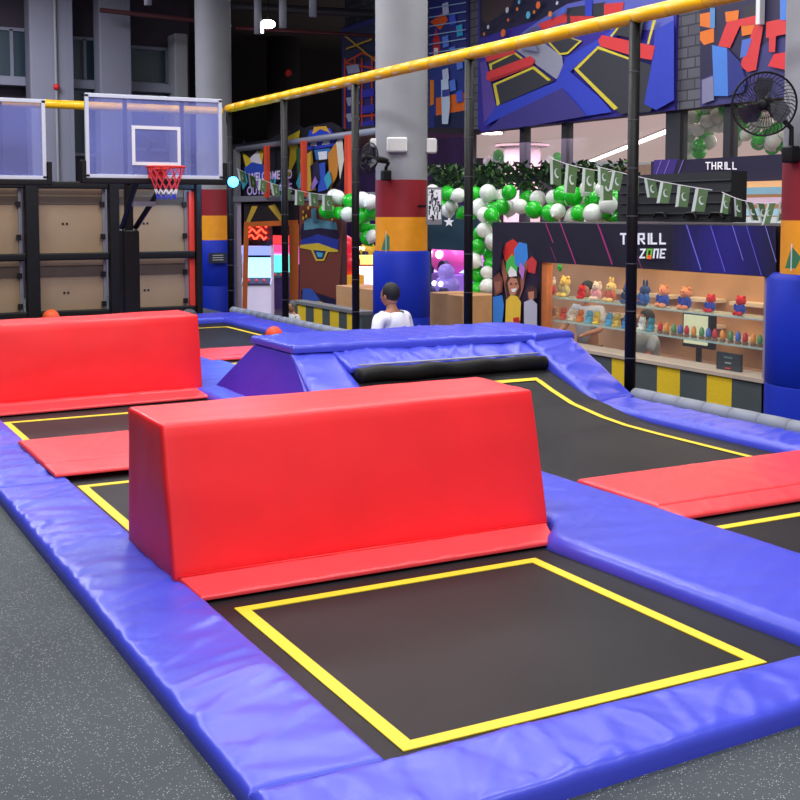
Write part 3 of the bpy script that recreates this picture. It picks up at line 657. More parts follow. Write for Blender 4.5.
# second sign far behind, with a shelf of colours
XS = 11.7
t = panelx('shop_sign', 'farther dark purple shop sign reading THRILL, above the bunting', 'sign', XS, (652, 158, 181), (800, 153, 180), m=simple((28, 24, 58)))
decal(XS, [((58, 40, 130), [(654, 160), (678, 159), (672, 178), (653, 178)])] + [((150, 120, 220), [(x, 160), (x+.7, 160), (x-6, 178), (x-6.7, 178)]) for x in (661, 669, 683)], 'print', t)
# custom angular lettering in strokes, local coords (0..1 wide, 0..1 high)
GLY = {'T': [((0, 1), (1, 1)), ((.45, 1), (.45, 0))], 'H': [((0, 1), (0, 0)), ((0, .5), (.9, .5)), ((.9, 1), (.9, 0))], 'R': [((0, 0), (0, 1)), ((0, 1), (.9, 1)), ((.9, 1), (.9, .5)), ((.9, .5), (.1, .45)), ((.35, .45), (.95, 0))],
       'I': [((.5, 0), (.5, 1))], 'L': [((0, 1), (0, 0)), ((0, 0), (.8, 0))], 'Z': [((0, 1), (.9, 1)), ((.9, 1), (.05, 0)), ((.05, 0), (.95, 0))], 'O': [((0, 0), (0, 1)), ((0, 1), (.9, 1)), ((.9, 1), (.9, 0)), ((.9, 0), (0, 0))],
       'N': [((0, 0), (0, 1)), ((0, 1), (.85, 1)), ((.85, 1), (.85, 0))], 'E': [((0, 0), (0, 1)), ((0, 1), (.9, 1)), ((0, .5), (.7, .5)), ((0, 0), (.9, 0))]}
def lettering(word, x0, x1, yt0, yb0, slant, X, w, cols, name='lettering', parent=None, gap=.012, widths=None):
    n = len(word); W = (x1-x0); mb = MB(); allc = []
    ws = [(.45 if c == 'I' else 1) for c in word]; tot = sum(ws); acc = 0
    for c, ww in zip(word, ws):
        a = x0+W*acc/tot; cw = W*ww/tot*.66; acc += ww
        col = cols(c) if callable(cols) else cols
        if col not in allc: allc.append(col)
        mb.cur = allc.index(col)
        for (p, q) in GLY[c]:
            P = [Vector((a+cw*u + slant*v, yb0+(yt0-yb0)*v)) for u, v in (p, q)]
            d = (P[1]-P[0]).normalized(); nn = Vector((-d.y, d.x))*w/2; P[0] -= d*w/2; P[1] += d*w/2
            mb.poly([at(*(P[0]-nn), X=X-gap), at(*(P[1]-nn), X=X-gap), at(*(P[1]+nn), X=X-gap), at(*(P[0]+nn), X=X-gap)])
    mb.flat = True
    return mb.build(name, [simple(c, .5, .25) for c in allc], parent)
lettering('THRILL', 706, 739, 162.5, 169, 0, XS, 1.2, (235, 232, 240), parent=t, gap=.05)
lettering('E', 735, 739, 172, 176, 0, XS, .8, (235, 232, 240), parent=t, gap=.05)
t = thing('display_counter', 'pale glass display counter with teal lit shelves behind the bunting', 'counter', at(755, 222, X=11.5))
p0 = at(733, 181, X=11.5); p1 = at(800, 222, X=11.5)
MB().box(11.6, 12.0, p1.y, p0.y, LOW, at(733, 182, X=11.6).z).build('cabinet', simple((214, 160, 110), emit=.3), t)
for k, (y_, c) in enumerate(((190, (120, 160, 180)), (200, (196, 170, 190)), (211, (150, 190, 210)), (219, (190, 200, 205)))):
    z = at(740, y_, X=11.5).z; MB().box(11.5, 11.6, p1.y, p0.y, z-.06, z+.03).build('shelf', simple(c, emit=.25), t)

# ================================================================== KIOSK (front plane X = 7.75)
XK = 7.75
yK0 = at(768, 300, X=XK).y; yK1 = at(492, 300, X=XK).y     # near and far end
zF1 = at(770, 226, X=XK).z; zF0 = at(770, 277, X=XK).z; yK00 = at(778, 250, X=XK).y
kt = thing('kiosk', 'shop kiosk with a dark sign reading THRILL ZONE and a lit glass front', 'kiosk', (XK+1, (yK0+yK1)/2, LOW))
MB().box(XK, XK+.12, yK00, yK1, zF0, zF1).build('fascia', simple((24, 22, 40)), kt)
lay = []
def fz(x, v):  # pixel y on the fascia at pixel x, v=0 top..1 bottom
    y0 = 212+(x+235)*(226-212)/1013.; y1 = 212+(x+235)*(277-212)/1005.; return y0+(y1-y0)*v
for k in range(16):
    a = 672+k*6.5; b = min(a+6.5, 777.5); q = math.sin(PI*min(1, (k+1)/17))**.8; c = (int(24+14*q), int(22+12*q), int(40+86*q)); lay.append((c, [(a, fz(a, .01)), (b, fz(b, .01)), (b, fz(b, .99)), (a, fz(a, .99))]))
for x, c, w, h0, h1 in ((545, (190, 50, 130), .8, 0, .5), (560, (190, 50, 130), .9, 0, 1), (597, (190, 50, 130), .9, 0, .95), (541, (150, 40, 110), .6, .6, .95), (686, (130, 130, 255), .9, 0, .95), (710, (120, 110, 250), .7, 0, .95), (732, (150, 150, 255), .6, 0, .7), (746, (110, 100, 230), .7, 0, .98), (765, (160, 160, 255), .6, 0, .7), (598, (150, 40, 110), .6, .1, .9), (626, (170, 60, 140), .5, .5, 1)):
    X0 = x+14*h0*1.1; X1 = x+14*h1*1.1; lay.append((c, [(X0, fz(X0, h0)), (X0+w, fz(X0, h0)), (X1+w, fz(X1, h1)), (X1, fz(X1, h1))]))
decal(XK, lay, 'fascia_print', kt, gap=.002)
LW = (226, 228, 236)
lettering('THRILL', 621, 669, 234, 243.5, 0, XK, 2.0, LW, parent=kt, gap=.035)
lettering('ZONE', 640, 667, 249.5, 257.5, 1, XK, 1.7, lambda c: (110, 190, 60) if c == 'O' else LW, parent=kt, gap=.035)
MB().poly([at(647.5, 255, X=XK-.04), at(650.5, 255, X=XK-.04), at(651.5, 259, X=XK-.04), at(647, 259, X=XK-.04)]).build('emblem', simple((226, 80, 40), emit=.6), kt)
# poster side panel with children
yP = at(540, 300, X=XK).y
MB().box(XK, XK+.1, yP, yK1, LOW, zF0-.002).build('poster_panel', simple((24, 22, 40)), kt)
S1, S2 = (196, 132, 100), (160, 100, 76)
lay = [((38, 30, 52), [(493, 262), (505, 245), (525, 240), (538, 262), (538, 328), (493, 328)]),
 ((214, 52, 40), [(503, 252), (506, 243), (513, 239), (519, 244), (518, 256), (511, 264), (505, 261)]), ((70, 190, 80), [(506, 262), (512, 254), (518, 262), (517, 274), (511, 279), (506, 272)]), ((60, 140, 220), [(514, 250), (519, 242), (527, 244), (528, 258), (522, 270), (515, 264)]), ((210, 60, 60), [(526, 262), (532, 256), (537, 262), (535, 274), (528, 272)]),
 (S2, [(500, 262), (503, 258), (509, 282), (511, 296), (507, 300)]), (S2, [(525, 262), (528, 264), (523, 290), (519, 300), (516, 294)]),
 ((70, 44, 36), [(505, 284), (508, 275), (515, 272), (520, 277), (521, 290), (518, 298), (507, 298)]), (S1, [(507.5, 283), (511, 277), (517, 279), (519, 287), (515, 295), (510, 295)]), ((250, 245, 240), [(511, 289), (517, 288), (515, 292), (512, 292)]), ((60, 30, 30), [(510, 283), (512, 283), (512, 284.5), (510, 284.5)]), ((60, 30, 30), [(515, 283), (517, 283), (517, 284.5), (515, 284.5)]),
 ((240, 236, 230), [(508, 272), (511, 266), (516, 271), (517, 276), (509, 277)]), ((236, 196, 60), [(506, 300), (511, 295), (517, 296), (521, 302), (520, 328), (505, 328)]),
 ((120, 70, 56), [(493, 278), (499, 272), (503, 280), (502, 292), (495, 296)]), (S2, [(494, 282), (501, 281), (500, 291), (496, 293)]), ((56, 130, 210), [(493, 297), (502, 295), (504, 305), (502, 326), (493, 326)]),
 ((80, 50, 46), [(526, 290), (531, 285), (537, 289), (537, 298), (528, 300)]), (S1, [(528, 292), (534, 291), (534, 299), (529, 300)]), ((190, 190, 205), [(524, 302), (532, 299), (537, 304), (537, 326), (524, 326)]), ((190, 120, 200), [(520, 262), (525, 268), (523, 280), (519, 272)]),
 ((200, 40, 50), [(513, 318), (519, 317), (519, 326), (514, 326)]), ((30, 24, 44), [(493, 250), (503, 238), (500, 268), (496, 272), (493, 276)])]
decal(XK, lay, 'poster_print', kt, gap=.002)
# striped counter
yS = at(350, 320, X=XK).y; zC = at(766, 383, X=XK).z+.015
m = MB(); m.cur = 0; G_, Y_ = simple((72, 82, 84), .7), mat('hazard_yellow', (232, 196, 30), .7, var=.12, vscale=60)
def stripes(mb, xs, X0, X1, z0, z1):
    for i, (a, b) in enumerate(zip(xs, xs[1:])):
        mb.cur = i % 2
        ya, yb = at(a, 350, X=XK).y, at(b, 350, X=XK).y; mb.box(X0, X1, yb, ya, z0, z1)
m = MB(); stripes(m, [540, 566, 590, 612, 627.5, 657.5, 680.5, 707.5, 732.5, 766], XK, XK+.25, LOW, zC-.02)
m.build('striped_counter', [G_, Y_], kt)
MB().box(XK-.02, XK+.32, at(766, 350, X=XK).y, yP, zC-.02, zC+.015).build('counter_top', simple((190, 176, 160)), kt)
MB().box(XK+.02, XK+.14, yK0, yK0+.06, zC, zF0+.05).build('corner_pillar', simple((54, 40, 120)), kt)
MB().box(XK+.02, XK+.1, yP-.1, yP+.02, zC, zF0).build('wood_pillar', mat('warm_wood', (190, 110, 60), .6, var=.1, emit=.1), kt)
m = MB(); m.box(XK+.14, XK+.2, yK0, yP, zF0-.01, zF0+.02); m.build('light_strip', simple((255, 214, 140), emit=8), kt)
MB().box(XK+.06, XK+.065, yK0+.06, yP-.1, zC+.02, zF0).build('glass_pane', glassmat('kiosk_glass', (220, 225, 240), .025), kt)
SG = mat('shelf_glass', (176, 206, 196), .15, alpha=.75)
zs1, zs2 = at(762, 319, X=XK+.15).z, at(762, 348, X=XK+.15).z
for z in (zs1, zs2): MB().box(XK+.12, XK+.42, yK0+.06, yP-.05, z-.015, z).build('glass_shelf', SG, kt)
MB().box(XK, XK+2.1, yK0-.0, yK0+.05, LOW, zF1).build('side_wall', simple((150, 140, 150)), kt)
MB().box(XK+.125, XK+2.1, yK0+.05, yK1, zF1-.06, zF1).build('roof', simple((60, 56, 60)), kt)
MB().box(XK+2.05, XK+2.1, yK0, 13.8, LOW, zF1-.08).build('back_wall', mat('kiosk_back', (196, 150, 110), .8, var=.12, vscale=2), kt)
m = MB()
for k in range(6): y = yK0+.4+k*.75; m.box(XK+1.85, XK+2.05, y, y+.5, .2+.1*(k % 2), .24+.1*(k % 2)); m.box(XK+1.85, XK+2.05, y, y+.5, .6, .64)
m.build('back_shelf', simple((230, 210, 180)), kt)
MB().box(XK+.9, XK+1.3, yK0+.2, yP-.4, -.02, .02).build('inner_desk', simple((120, 86, 70)), kt)
MB().box(XK+.95, XK+1.25, yK0+.2, yP-.4, LOW, -.02).build('inner_cabinet', simple((176, 150, 130)), kt)

# ---- plush toys on the shelves
def plush_at(y, z, s, body, head, X, label, name='plush_toy', ears='round', hat=None):
    """seated soft toy facing the aisle, base at z"""
    t = thing(name, label, 'soft toy', (X, y, z)); bx, hd = simple(body, .9), simple(head, .9)
    m = MB(); m.ball((X, y, z+.33*s), .3*s, 14, 9, rz=.34*s, rx=.26*s)
    m.build('torso', bx, t, smooth=True)
    m = MB(); m.ball((X, y, z+.8*s), .3*s, 14, 9, rz=.27*s)
    m.ball((X-.26*s, y, z+.75*s), .1*s, 10, 6); hdo = m.build('head', hd, t, smooth=True)
    for q in (-1, 1):
        m = MB()
        if ears == 'round': m.ball((X+.02*s, y+q*.22*s, z+1.03*s), .1*s, 10, 6)
        else: m.ball((X+.02*s, y+q*.12*s, z+1.18*s), .07*s, 10, 6, rz=.2*s)
        m.build('ear', hd, hdo, smooth=True)
    for q in (-1, 1):
        m = MB(); m.ball((X-.16*s, y+q*.28*s, z+.45*s), .1*s, 10, 6, rz=.2*s); m.build('arm', bx, t, smooth=True)
        m = MB(); m.ball((X-.25*s, y+q*.17*s, z+.11*s), .12*s, 10, 6, rx=.22*s); m.build('leg', hd, t, smooth=True)
    for q in (-1, 1): MB().ball((X-.27*s, y+q*.1*s, z+.86*s), .035*s, 6, 5).build('eye', BLK, hdo)
    if hat: m = MB(); m.lathe((X, y, z+.97*s), [(.3*s, 0), (.28*s, .1*s), (.12*s, .2*s), (.01, .22*s)], 12); m.build('cap', simple(hat, .9), t, smooth=True)
    return t
XT = XK+.25
TOY = [(551, (206, 40, 44), (236, 226, 214), .21, 'white headed soft toy in a red jumper at the left end of the upper shelf', 'round'),
 (565, (200, 190, 130), (240, 206, 110), .23, 'yellow headed soft toy second from the left on the upper shelf', 'round'),
 (582, (214, 30, 40), (214, 30, 40), .15, 'small all red soft toy on the upper shelf', 'round'),
 (597, (240, 170, 180), (232, 214, 200), .2, 'pale soft toy in a pink dress on the upper shelf', 'round'),
 (611, (214, 110, 90), (240, 210, 140), .21, 'blond soft toy in a coral outfit left of the black net post', 'long'),
 (628, (40, 60, 110), (60, 90, 150), .2, 'navy soft toy mostly behind the black net post', 'round'),
 (645, (50, 110, 190), (40, 70, 130), .21, 'blue and navy soft toy just right of the black net post', 'long'),
 (664, (44, 82, 190), (230, 150, 110), .22, 'soft toy with plain blue body and tan head, left of its twin', 'round'),
 (686, (40, 76, 186), (224, 146, 110), .22, 'soft toy with plain blue body and tan head, right of its twin', 'round'),
 (711, (44, 76, 190), (206, 30, 40), .17, 'soft toy with red head and blue body below the bright sign, left of its twin', 'round'),
 (741, (44, 76, 190), (206, 30, 40), .18, 'soft toy with red head and blue body at the right end of the upper shelf', 'round')]
for px, bc, hc, s, lab, er in TOY:
    y = at(px, 300, X=XT).y; plush_at(y, zs1+.002, s*.92, bc, hc, XT, lab, ears=er, hat=None)
small = [(547, (80, 170, 190), 'teal'), (556, (236, 180, 120), 'peach'), (564, (226, 90, 60), 'orange red'), (573, (240, 220, 190), 'cream'), (581, (240, 130, 50), 'bright orange'), (590, (110, 180, 210), 'light blue'), (598, (240, 190, 60), 'golden'), (610, (90, 180, 220), 'sky blue'), (618, (240, 200, 90), 'pale yellow'), (627, (70, 150, 210), 'mid blue'), (643, (240, 240, 230), 'white'), (652, (70, 160, 180), 'sea green')]
for px, c, cn in small:
    y = at(px, 300, X=XT).y; plush_at(y, zs2+.002, .125, c, c if cn != 'golden' else (250, 214, 80), XT, 'little %s soft toy in the row on the lower glass shelf' % cn)
# snow-globe like trinkets: base, figure
proto = None; n = 0
TC = [((200, 50, 50), 'red'), ((236, 150, 60), 'orange'), ((90, 150, 90), 'green'), ((70, 110, 190), 'blue')]
protos = []
for c, cn in TC:
    t = thing('trinket', '', 'trinket', (0, 0, 0))
    MB().lathe((0, 0, 0), [(.03, 0), (.03, .02), (.024, .025)], 12).build('base', simple((120, 90, 70)), t)
    MB().lathe((0, 0, .025), [(.02, 0), (.027, .02), (.026, .05), (.018, .075), (.006, .09)], 12).build('figure', simple(c), t, smooth=True)
    protos.append((t, cn))
px = 660; k = 0
while px < 762:
    t, cn = protos[k % 4]; p = at(px, 340, X=XT-.06)
    lab = 'small %s trinket on a round base on the lower glass shelf' % cn; grp = '%s trinkets on the lower shelf' % cn
    if k < 4: t.location = (XT-.06, p.y, zs2+.002); t['label'] = lab; t['group'] = grp
    else: dup(t, (XT-.06, p.y, zs2+.002), lab, grp)
    px += 6.3 + random.random()*2; k += 1
# framed card and monitor inside
p = at(583+150, 375, X=XK+.18)
t = thing('menu_board', 'small dark framed notice standing on the kiosk counter', 'sign', (XK+.15, p.y, zC+.015))
ya, yb = at(718, 360, X=XK+.15).y, at(742, 360, X=XK+.15).y; z1 = at(730, 353, X=XK+.15).z
MB().box(XK+.13, XK+.16, yb, ya, zC+.015, z1).build('panel', simple((34, 44, 46)), t)
for k, (c, w) in enumerate((((90, 120, 120), .7), ((150, 160, 160), .5), ((200, 60, 50), .4))): MB().box(XK+.125, XK+.13, (ya+yb)/2-.08*w, (ya+yb)/2+.08*w, z1-.05-k*.05, z1-.035-k*.05).build('text_line', simple(c), t)
p = at(692, 318, X=XK+.9)
t = thing('monitor', 'black computer screen with pale display on the desk inside the kiosk', 'monitor', (XK+1.0, p.y, .02))
MB().box(XK+.98, XK+1.03, p.y-.24, p.y+.24, .2, .58).build('casing', BLK, t, bevel=.01)
MB().box(XK+.965, XK+.979, p.y-.16, p.y+.2, .24, .55).build('screen', simple((206, 220, 190), emit=.5), t)
MB().box(XK+.99, XK+1.02, p.y-.03, p.y+.03, .02, .2).build('stand', BLK, t)

# dark storage unit on the kiosk roof
XR = XK+.35
t = panelx('storage_rack', 'black storage rack standing on the kiosk roof behind the bunting', 'rack', XR, (619, 178, 222), (733, 171, 222.5), th=.2, m=simple((34, 38, 40)))
for k in range(4):
    z = at(700, 180+k*11, X=XR).z; ya, yb = at(621, 200, X=XR).y, at(731, 200, X=XR).y
    MB().box(XR-.02, XR, yb, ya, z-.012, z).build('ledge', simple((56, 60, 62)), t)
for x in (632, 660, 690, 716):
    p = at(x, 216, X=XR-.03); m = MB(); m.tube([(XR-.03, p.y-.1, p.z-.02), (XR-.03, p.y-.06, p.z+.03), (XR-.03, p.y+.06, p.z+.03), (XR-.03, p.y+.1, p.z-.02)], .014, 6); m.build('handle', BLK, t)

# ---- bunting
GF, WFm = simple((78, 108, 62), .7, .04), simple((190, 204, 192), .7, .04)
def bunting(lab, A, B, sag, n, X, s=1., fl=.2):
    t = thing('bunting', lab, 'bunting', at(*A, X=X)); a, b = at(*A, X=X), at(*B, X=X)
    def pos(u): return a.lerp(b, u) - Vector((0, 0, sag*4*u*(1-u)))
    MB().tube([pos(i/20) for i in range(21)], .004, 5).build('cord', simple((220, 220, 220)), t)
    for i in range(n):
        u0 = (i+.12)/n; u1 = (i+.82)/n; p, q = pos(u0), pos(u1); sw = Vector((random.uniform(-.05, .05), random.uniform(-.05, .05), -fl*random.uniform(.9, 1.15)))
        m = MB(); e = Vector((-.002, 0, 0)); h = .25
        pp = p.lerp(q, h)
        m.cur = 0; m.poly([pp, q, q+sw*.95+e, pp+sw]); m.cur = 1; m.poly([p, pp, pp+sw, p+sw*1.05])
        cen = pp.lerp(q, .55)+sw*.5; r = fl*.2
        m.cur = 1
        cr = []
        d = (q-p).normalized(); up = Vector((0, 0, 1))
        for k in range(13): an = PI*.3+2*PI*.7*k/12; cr.append(cen+Vector((-.006, 0, 0))+(d*math.cos(an)+up*math.sin(an))*r)
        for k in range(12, -1, -1): an = PI*.3+2*PI*.7*k/12; cr.append(cen+Vector((-.006, 0, 0))+d*r*.25+up*r*.2+(d*math.cos(an)+up*math.sin(an))*r*.75)
        for j in range(12): m.poly([cr[j], cr[j+1], cr[24-j], cr[25-j]])
        m.flat = True; m.build('flag', [GF, WFm], t)
bunting('string of green and white crescent flags above the kiosk sign', (596, 166), (712, 190), .02, 7, XK-.1)
bunting('string of green and white flags running to the thick right column', (722, 192), (790, 200), .06, 6, XK+.0, fl=.17)
bunting('string of pale green flags in front of the hedge', (548, 157), (616, 172), .04, 4, XK+.9, fl=.3)
bunting('string of small green and white flags below the welcome board', (236, 168), (335, 196), .1, 8, 8.6, fl=.24)
for px, X, lab in ((505, 0, 'tiny green flag standing on the blue padding of the middle column'), (763, 0, 'small green flag on the orange band of the thick right column')):
    if px == 505: p0, D = (386, 252), 16.15
    else: p0, D = (791, 271), 9.55
    b = at(*p0, D=D); s = .26 if px == 505 else .2
    t = thing('hand_flag', lab, 'flag', b); MB().tube([b, b+Vector((0, 0, s*1.1))], .005, 6).build('stick', WHITE, t)
    m = MB(); m.poly([b+Vector((0, 0, s)), b+RT*s*.4+Vector((0, 0, s*.55)), b+RT*s*.2+Vector((0, 0, s*.1)), b-RT*s*.25+Vector((0, 0, s*.1))]); m.flat = True; m.build('cloth', simple((60, 130, 90)), t)

# ================================================================== BALLOONS
def balloon_proto(col, name):
    m = MB(); m.lathe((0, 0, 0), [(.0, .5), (.12, .485), (.3, .4), (.43, .24), (.48, .05), (.46, -.12), (.37, -.3), (.22, -.44), (.08, -.53), (.03, -.56), (.05, -.6)], 18)
    return m.build('balloon', mat(name, col, .25, coat=.3), smooth=True)
bp = {'g': balloon_proto((30, 196, 38), 'green_latex'), 'w': balloon_proto((232, 240, 232), 'white_latex')}
used = {'g': 0, 'w': 0}
PEND = []
def balloon(c, p, d, where, grp): PEND.append([c, Vector(p), d, where, grp])
def relax():
    for it in range(60):
        for i, a in enumerate(PEND):
            for b in PEND[i+1:]:
                dd = b[1]-a[1]; l = dd.length; mn = (a[2]+b[2])*.475
                if 1e-6 < l < mn: a[1] -= dd*(.5*(mn-l)/l); b[1] += dd*(.5*(mn-l)/l)
    for q in PEND: put_balloon(*q)
def put_balloon(c, p, d, where, grp):
    o = bp[c]
    if used[c]: o = o.copy(); C.objects.link(o)
    used[c] = 1; o.location = p; o.scale = (d, d, d); o.rotation_euler = (random.uniform(-1, 1), random.uniform(-1, 1), random.uniform(0, 6))
    n = {'g': 'green', 'w': 'white'}[c]; tag(o, '%s balloon in the %s' % (n, where), 'balloon', '%s balloons in the %s' % (n, grp))
def garland(path, n, r, X, where, grp, spread):
    L = []
    for k in range(n):
        u = k/(n-1)*(len(path)-1); i = min(int(u), len(path)-2); f_ = u-i
        x = path[i][0]*(1-f_)+path[i+1][0]*f_; y = path[i][1]*(1-f_)+path[i+1][1]*f_
        for j in range(2):
            dx, dy = random.uniform(-1, 1)*spread*.4, (j-.5)*spread+random.uniform(-.2, .2)*spread
            if abs(path[i+1][1]-path[i][1]) > abs(path[i+1][0]-path[i][0]): dx, dy = dy, dx
            p = at(x+dx, y+dy, X=X+random.uniform(-.14, .14)); c = 'g' if (k//2+j) % 2 else 'w'
            balloon(c, p, r*random.uniform(.85, 1.15), where, grp)
XG = 9.6
garland([(428, 200), (470, 204), (500, 200), (560, 205), (600, 205), (618, 202)], 24, .25, XG, 'wide garland above the kiosk', 'wide garland', 12)
garland([(489, 218), (484, 250), (483, 290), (481, 326)], 12, .235, XG-.2, 'hanging column left of the children poster', 'hanging column', 7)
garland([(488, 165), (500, 161), (512, 166)], 5, .22, 13.5, 'small cluster above the hedge', 'cluster above the hedge', 9)
garland([(548, 168), (556, 163)], 3, .22, 13.6, 'tiny cluster right of the pale pillar', 'tiny cluster', 9)
garland([(693, 148), (698, 126), (712, 114), (735, 121), (760, 134), (780, 140)], 26, .22, 12.9, 'arch behind the glass by the round fan', 'arch behind the glass', 9)
garland([(332, 203), (352, 210), (372, 208)], 6, .28, 8.9, 'bunch left of the banded column', 'bunch left of the column', 8)
garland([(362, 226), (370, 238)], 3, .24, 9.3, 'small bunch beside the red arcade car', 'small bunch', 6)
garland([(541, 268), (560, 270)], 4, .12, XK+2.2, 'bunch inside the kiosk', 'bunch inside the kiosk', 5)

relax()
# hedge on a shelf
hx = XG+.15; a, b = at(426, 178, X=hx), at(622, 180, X=hx)
t = thing('hedge', 'dark green artificial leaf hedge above the balloon garland', 'hedge', ((a+b)/2))
m = MB(); m.box(hx, hx+.3, b.y, a.y, a.z-.12, a.z-.05); m.build('planter', BLK, t)
m = MB()
for k in range(1700):
    u = random.random(); p = a.lerp(b, u)+Vector((random.uniform(-.15, .25), 0, random.uniform(-.14, .2)+.05*math.sin(u*40)))
    d = Vector((random.uniform(-1, 1), random.uniform(-1, 1), random.uniform(-1, 1))).normalized(); e = d.cross(Vector((random.random(), random.random(), 1))).normalized()
    s = random.uniform(.04, .075); m.cur = random.choice((0, 0, 1, 2)); m.poly([p-d*s, p+e*s*.5, p+d*s, p-e*s*.5])
m.flat = True; o = m.build('leaves', [simple((34, 66, 34), .6), simple((22, 44, 26), .6), simple((64, 104, 44), .6)], t)
# arch frame behind garland
t = thing('entrance_arch', 'dark teal arch with white stars behind the balloons, right of the banded column', 'arch', at(450, 300, X=10.4))
ya, yb = at(425, 240, X=10.4).y, at(494, 240, X=10.4).y
MB().box(10.4, 10.5, yb, ya, at(450, 250, X=10.4).z, at(450, 205, X=10.4).z).build('panel', simple((34, 66, 84)), t)
MB().box(10.42, 10.48, yb, yb+.1, LOW, at(450, 250, X=10.4).z).build('arch_leg', simple((34, 66, 84)), t); MB().box(10.42, 10.48, ya-.1, ya, LOW, at(450, 250, X=10.4).z).build('arch_leg', simple((34, 66, 84)), t)
def star(px, py, r, X):
    P = []
    for k in range(10): rr = r if k % 2 == 0 else r*.42; an = PI/2+k*PI/5; P.append(at(px+rr*math.cos(an), py-rr*math.sin(an), X=X))
    return P
m = MB(); m.poly(star(449, 222, 5.5, 10.38)); m.flat = True; m.build('star', simple((230, 232, 240), emit=.3), t)
m = MB(); m.poly(star(461, 212, 4, 10.38)); m.flat = True; m.build('star', simple((230, 232, 240), emit=.3), t)

# ================================================================== SPEAKERS, FANS, TV ON COLUMNS
colM = Vector((7.81, 14.51, 0))
for (px, py, w, h, lab) in ((397, 145, .14, .1, 'white wall speaker facing front on the banded column'), (430, 146, .12, .1, 'white wall speaker on the right side of the banded column'), (377, 143, .08, .06, 'small white wall speaker on the left side of the banded column')):
    D = 16.0 if px == 397 else 16.35; p = at(px, py, D=D)
    t = thing('wall_speaker', lab, 'speaker', p); n = (p-Vector((colM.x, colM.y, p.z))).normalized() if px != 397 else -FW
    n.z = 0; n.normalize(); u = Vector((-n.y, n.x, 0)); w_ = w; z = Vector((0, 0, h))
    c = p; m = MB(); m.hexa([c-u*w_-z-n*.05, c+u*w_-z-n*.05, c+u*w_-z+n*.09, c-u*w_-z+n*.09], [c-u*w_+z-n*.05, c+u*w_+z-n*.05, c+u*w_+z+n*.09, c-u*w_+z+n*.09]); m.build('cabinet', simple((222, 222, 220)), t, bevel=.02)
    m = MB(); c2 = c+n*.091; m.hexa([c2-u*w_*.85-z*.8, c2+u*w_*.85-z*.8, c2+u*w_*.85-z*.8+n*.006, c2-u*w_*.85-z*.8+n*.006], [c2-u*w_*.85+z*.8, c2+u*w_*.85+z*.8, c2+u*w_*.85+z*.8+n*.006, c2-u*w_*.85+z*.8+n*.006]); m.build('grille', simple((200, 200, 198)), t)
    m = MB(); e = Vector((colM.x, colM.y, p.z)); m.tube([c-n*.04, c.lerp(e, .4)], .02, 6); m.build('bracket', WHITE, t)
def fan(c, ax, r, mount, lab, nb=3):
    c = Vector(c); ax = Vector(ax).normalized(); u = ax.cross(Vector((0, 0, 1))).normalized(); w = ax.cross(u)
    t = thing('wall_fan', lab, 'fan', c); P = lambda a, rr, h: c+(u*math.cos(a)+w*math.sin(a))*rr+ax*h
    g = MB(); N = 32
    g.tube([P(2*PI*k/N, r, 0) for k in range(N)], .009, 6, closed=True)
    for rr, h in ((r*.75, .05), (r*.45, .075), (r*.2, .08)):
        for s in (1, -1): g.tube([P(2*PI*k/24, rr, h*s) for k in range(24)], .0025, 4, closed=True)
    for k in range(44):
        a = 2*PI*k/44
        for s in (1, -1): g.tube([P(a, r, 0), P(a+.12, r*.85, .035*s), P(a+.25, r*.5, .07*s), P(a+.35, r*.15, .082*s)], .0022, 4)
    g.build('guard', BLK, t)
    m = MB()
    for k in range(nb):
        a0 = 2*PI*k/nb; pts = []
        fr = [P(a0+.05, r*.15, .02), P(a0+.0, r*.5, .035), P(a0+.15, r*.86, .03), P(a0+.75, r*.88, -.02), P(a0+1.2, r*.6, -.03), P(a0+1.3, r*.15, -.02)]
        m.poly(fr)
    m.flat = True; m.build('blades', simple((60, 62, 74), .3), t)
    m = MB(); m.lathe(c, [(.02, .1), (r*.17, .09), (r*.2, .06), (r*.18, -.06), (r*.22, -.1), (r*.22, -.24), (r*.15, -.3), (.02, -.31)], 20, ax); m.build('motor', BLK, t, smooth=True)
    b = c-ax*.2; mo = Vector(mount); m = MB(); m.tube([b, b-ax*.12+Vector((0, 0, -.03)), Vector((mo.x, mo.y, (b.z+mo.z)/2)), mo+Vector((0, 0, .05)), mo], .022, 8); m.build('bracket', BLK, t, smooth=True)
    m = MB(); m.box(mo.x-.06, mo.x+.06, mo.y-.06, mo.y+.06, mo.z-.09, mo.z+.05); m.build('wall_mount', BLK, t, bevel=.02)
    return t
fan(at(764, 104, D=9.45), (-.8, -.6, -.1), .25, at(791, 152, D=9.75), 'round black wall fan on the thick column at the right edge')
fan(at(369, 158, D=15.6), (-1, -.15, .1), .2, at(386, 174, D=16.0), 'small black wall fan on the left side of the banded column')
p = at(434, 206, D=15.9); t = thing('info_panel', 'silver framed black and white printed panel on the banded column', 'panel', p)
n = (-FW+RT*.25).normalized(); n.z = 0; n.normalize(); u = Vector((-n.y, n.x, 0)); 
def obox(c, u, n, w, d, h): z = Vector((0, 0, h)); return MB().hexa([c-u*w-z-n*d, c+u*w-z-n*d, c+u*w-z+n*d, c-u*w-z+n*d], [c-u*w+z-n*d, c+u*w+z-n*d, c+u*w+z+n*d, c-u*w+z+n*d])
obox(p, u, n, .105, .02, .25).build('frame', GREYM, t)
obox(p+n*.022+Vector((0, 0, .02)), u, n, .09, .003, .2).build('print_base', simple((226, 228, 234), emit=.15), t)
m = MB()
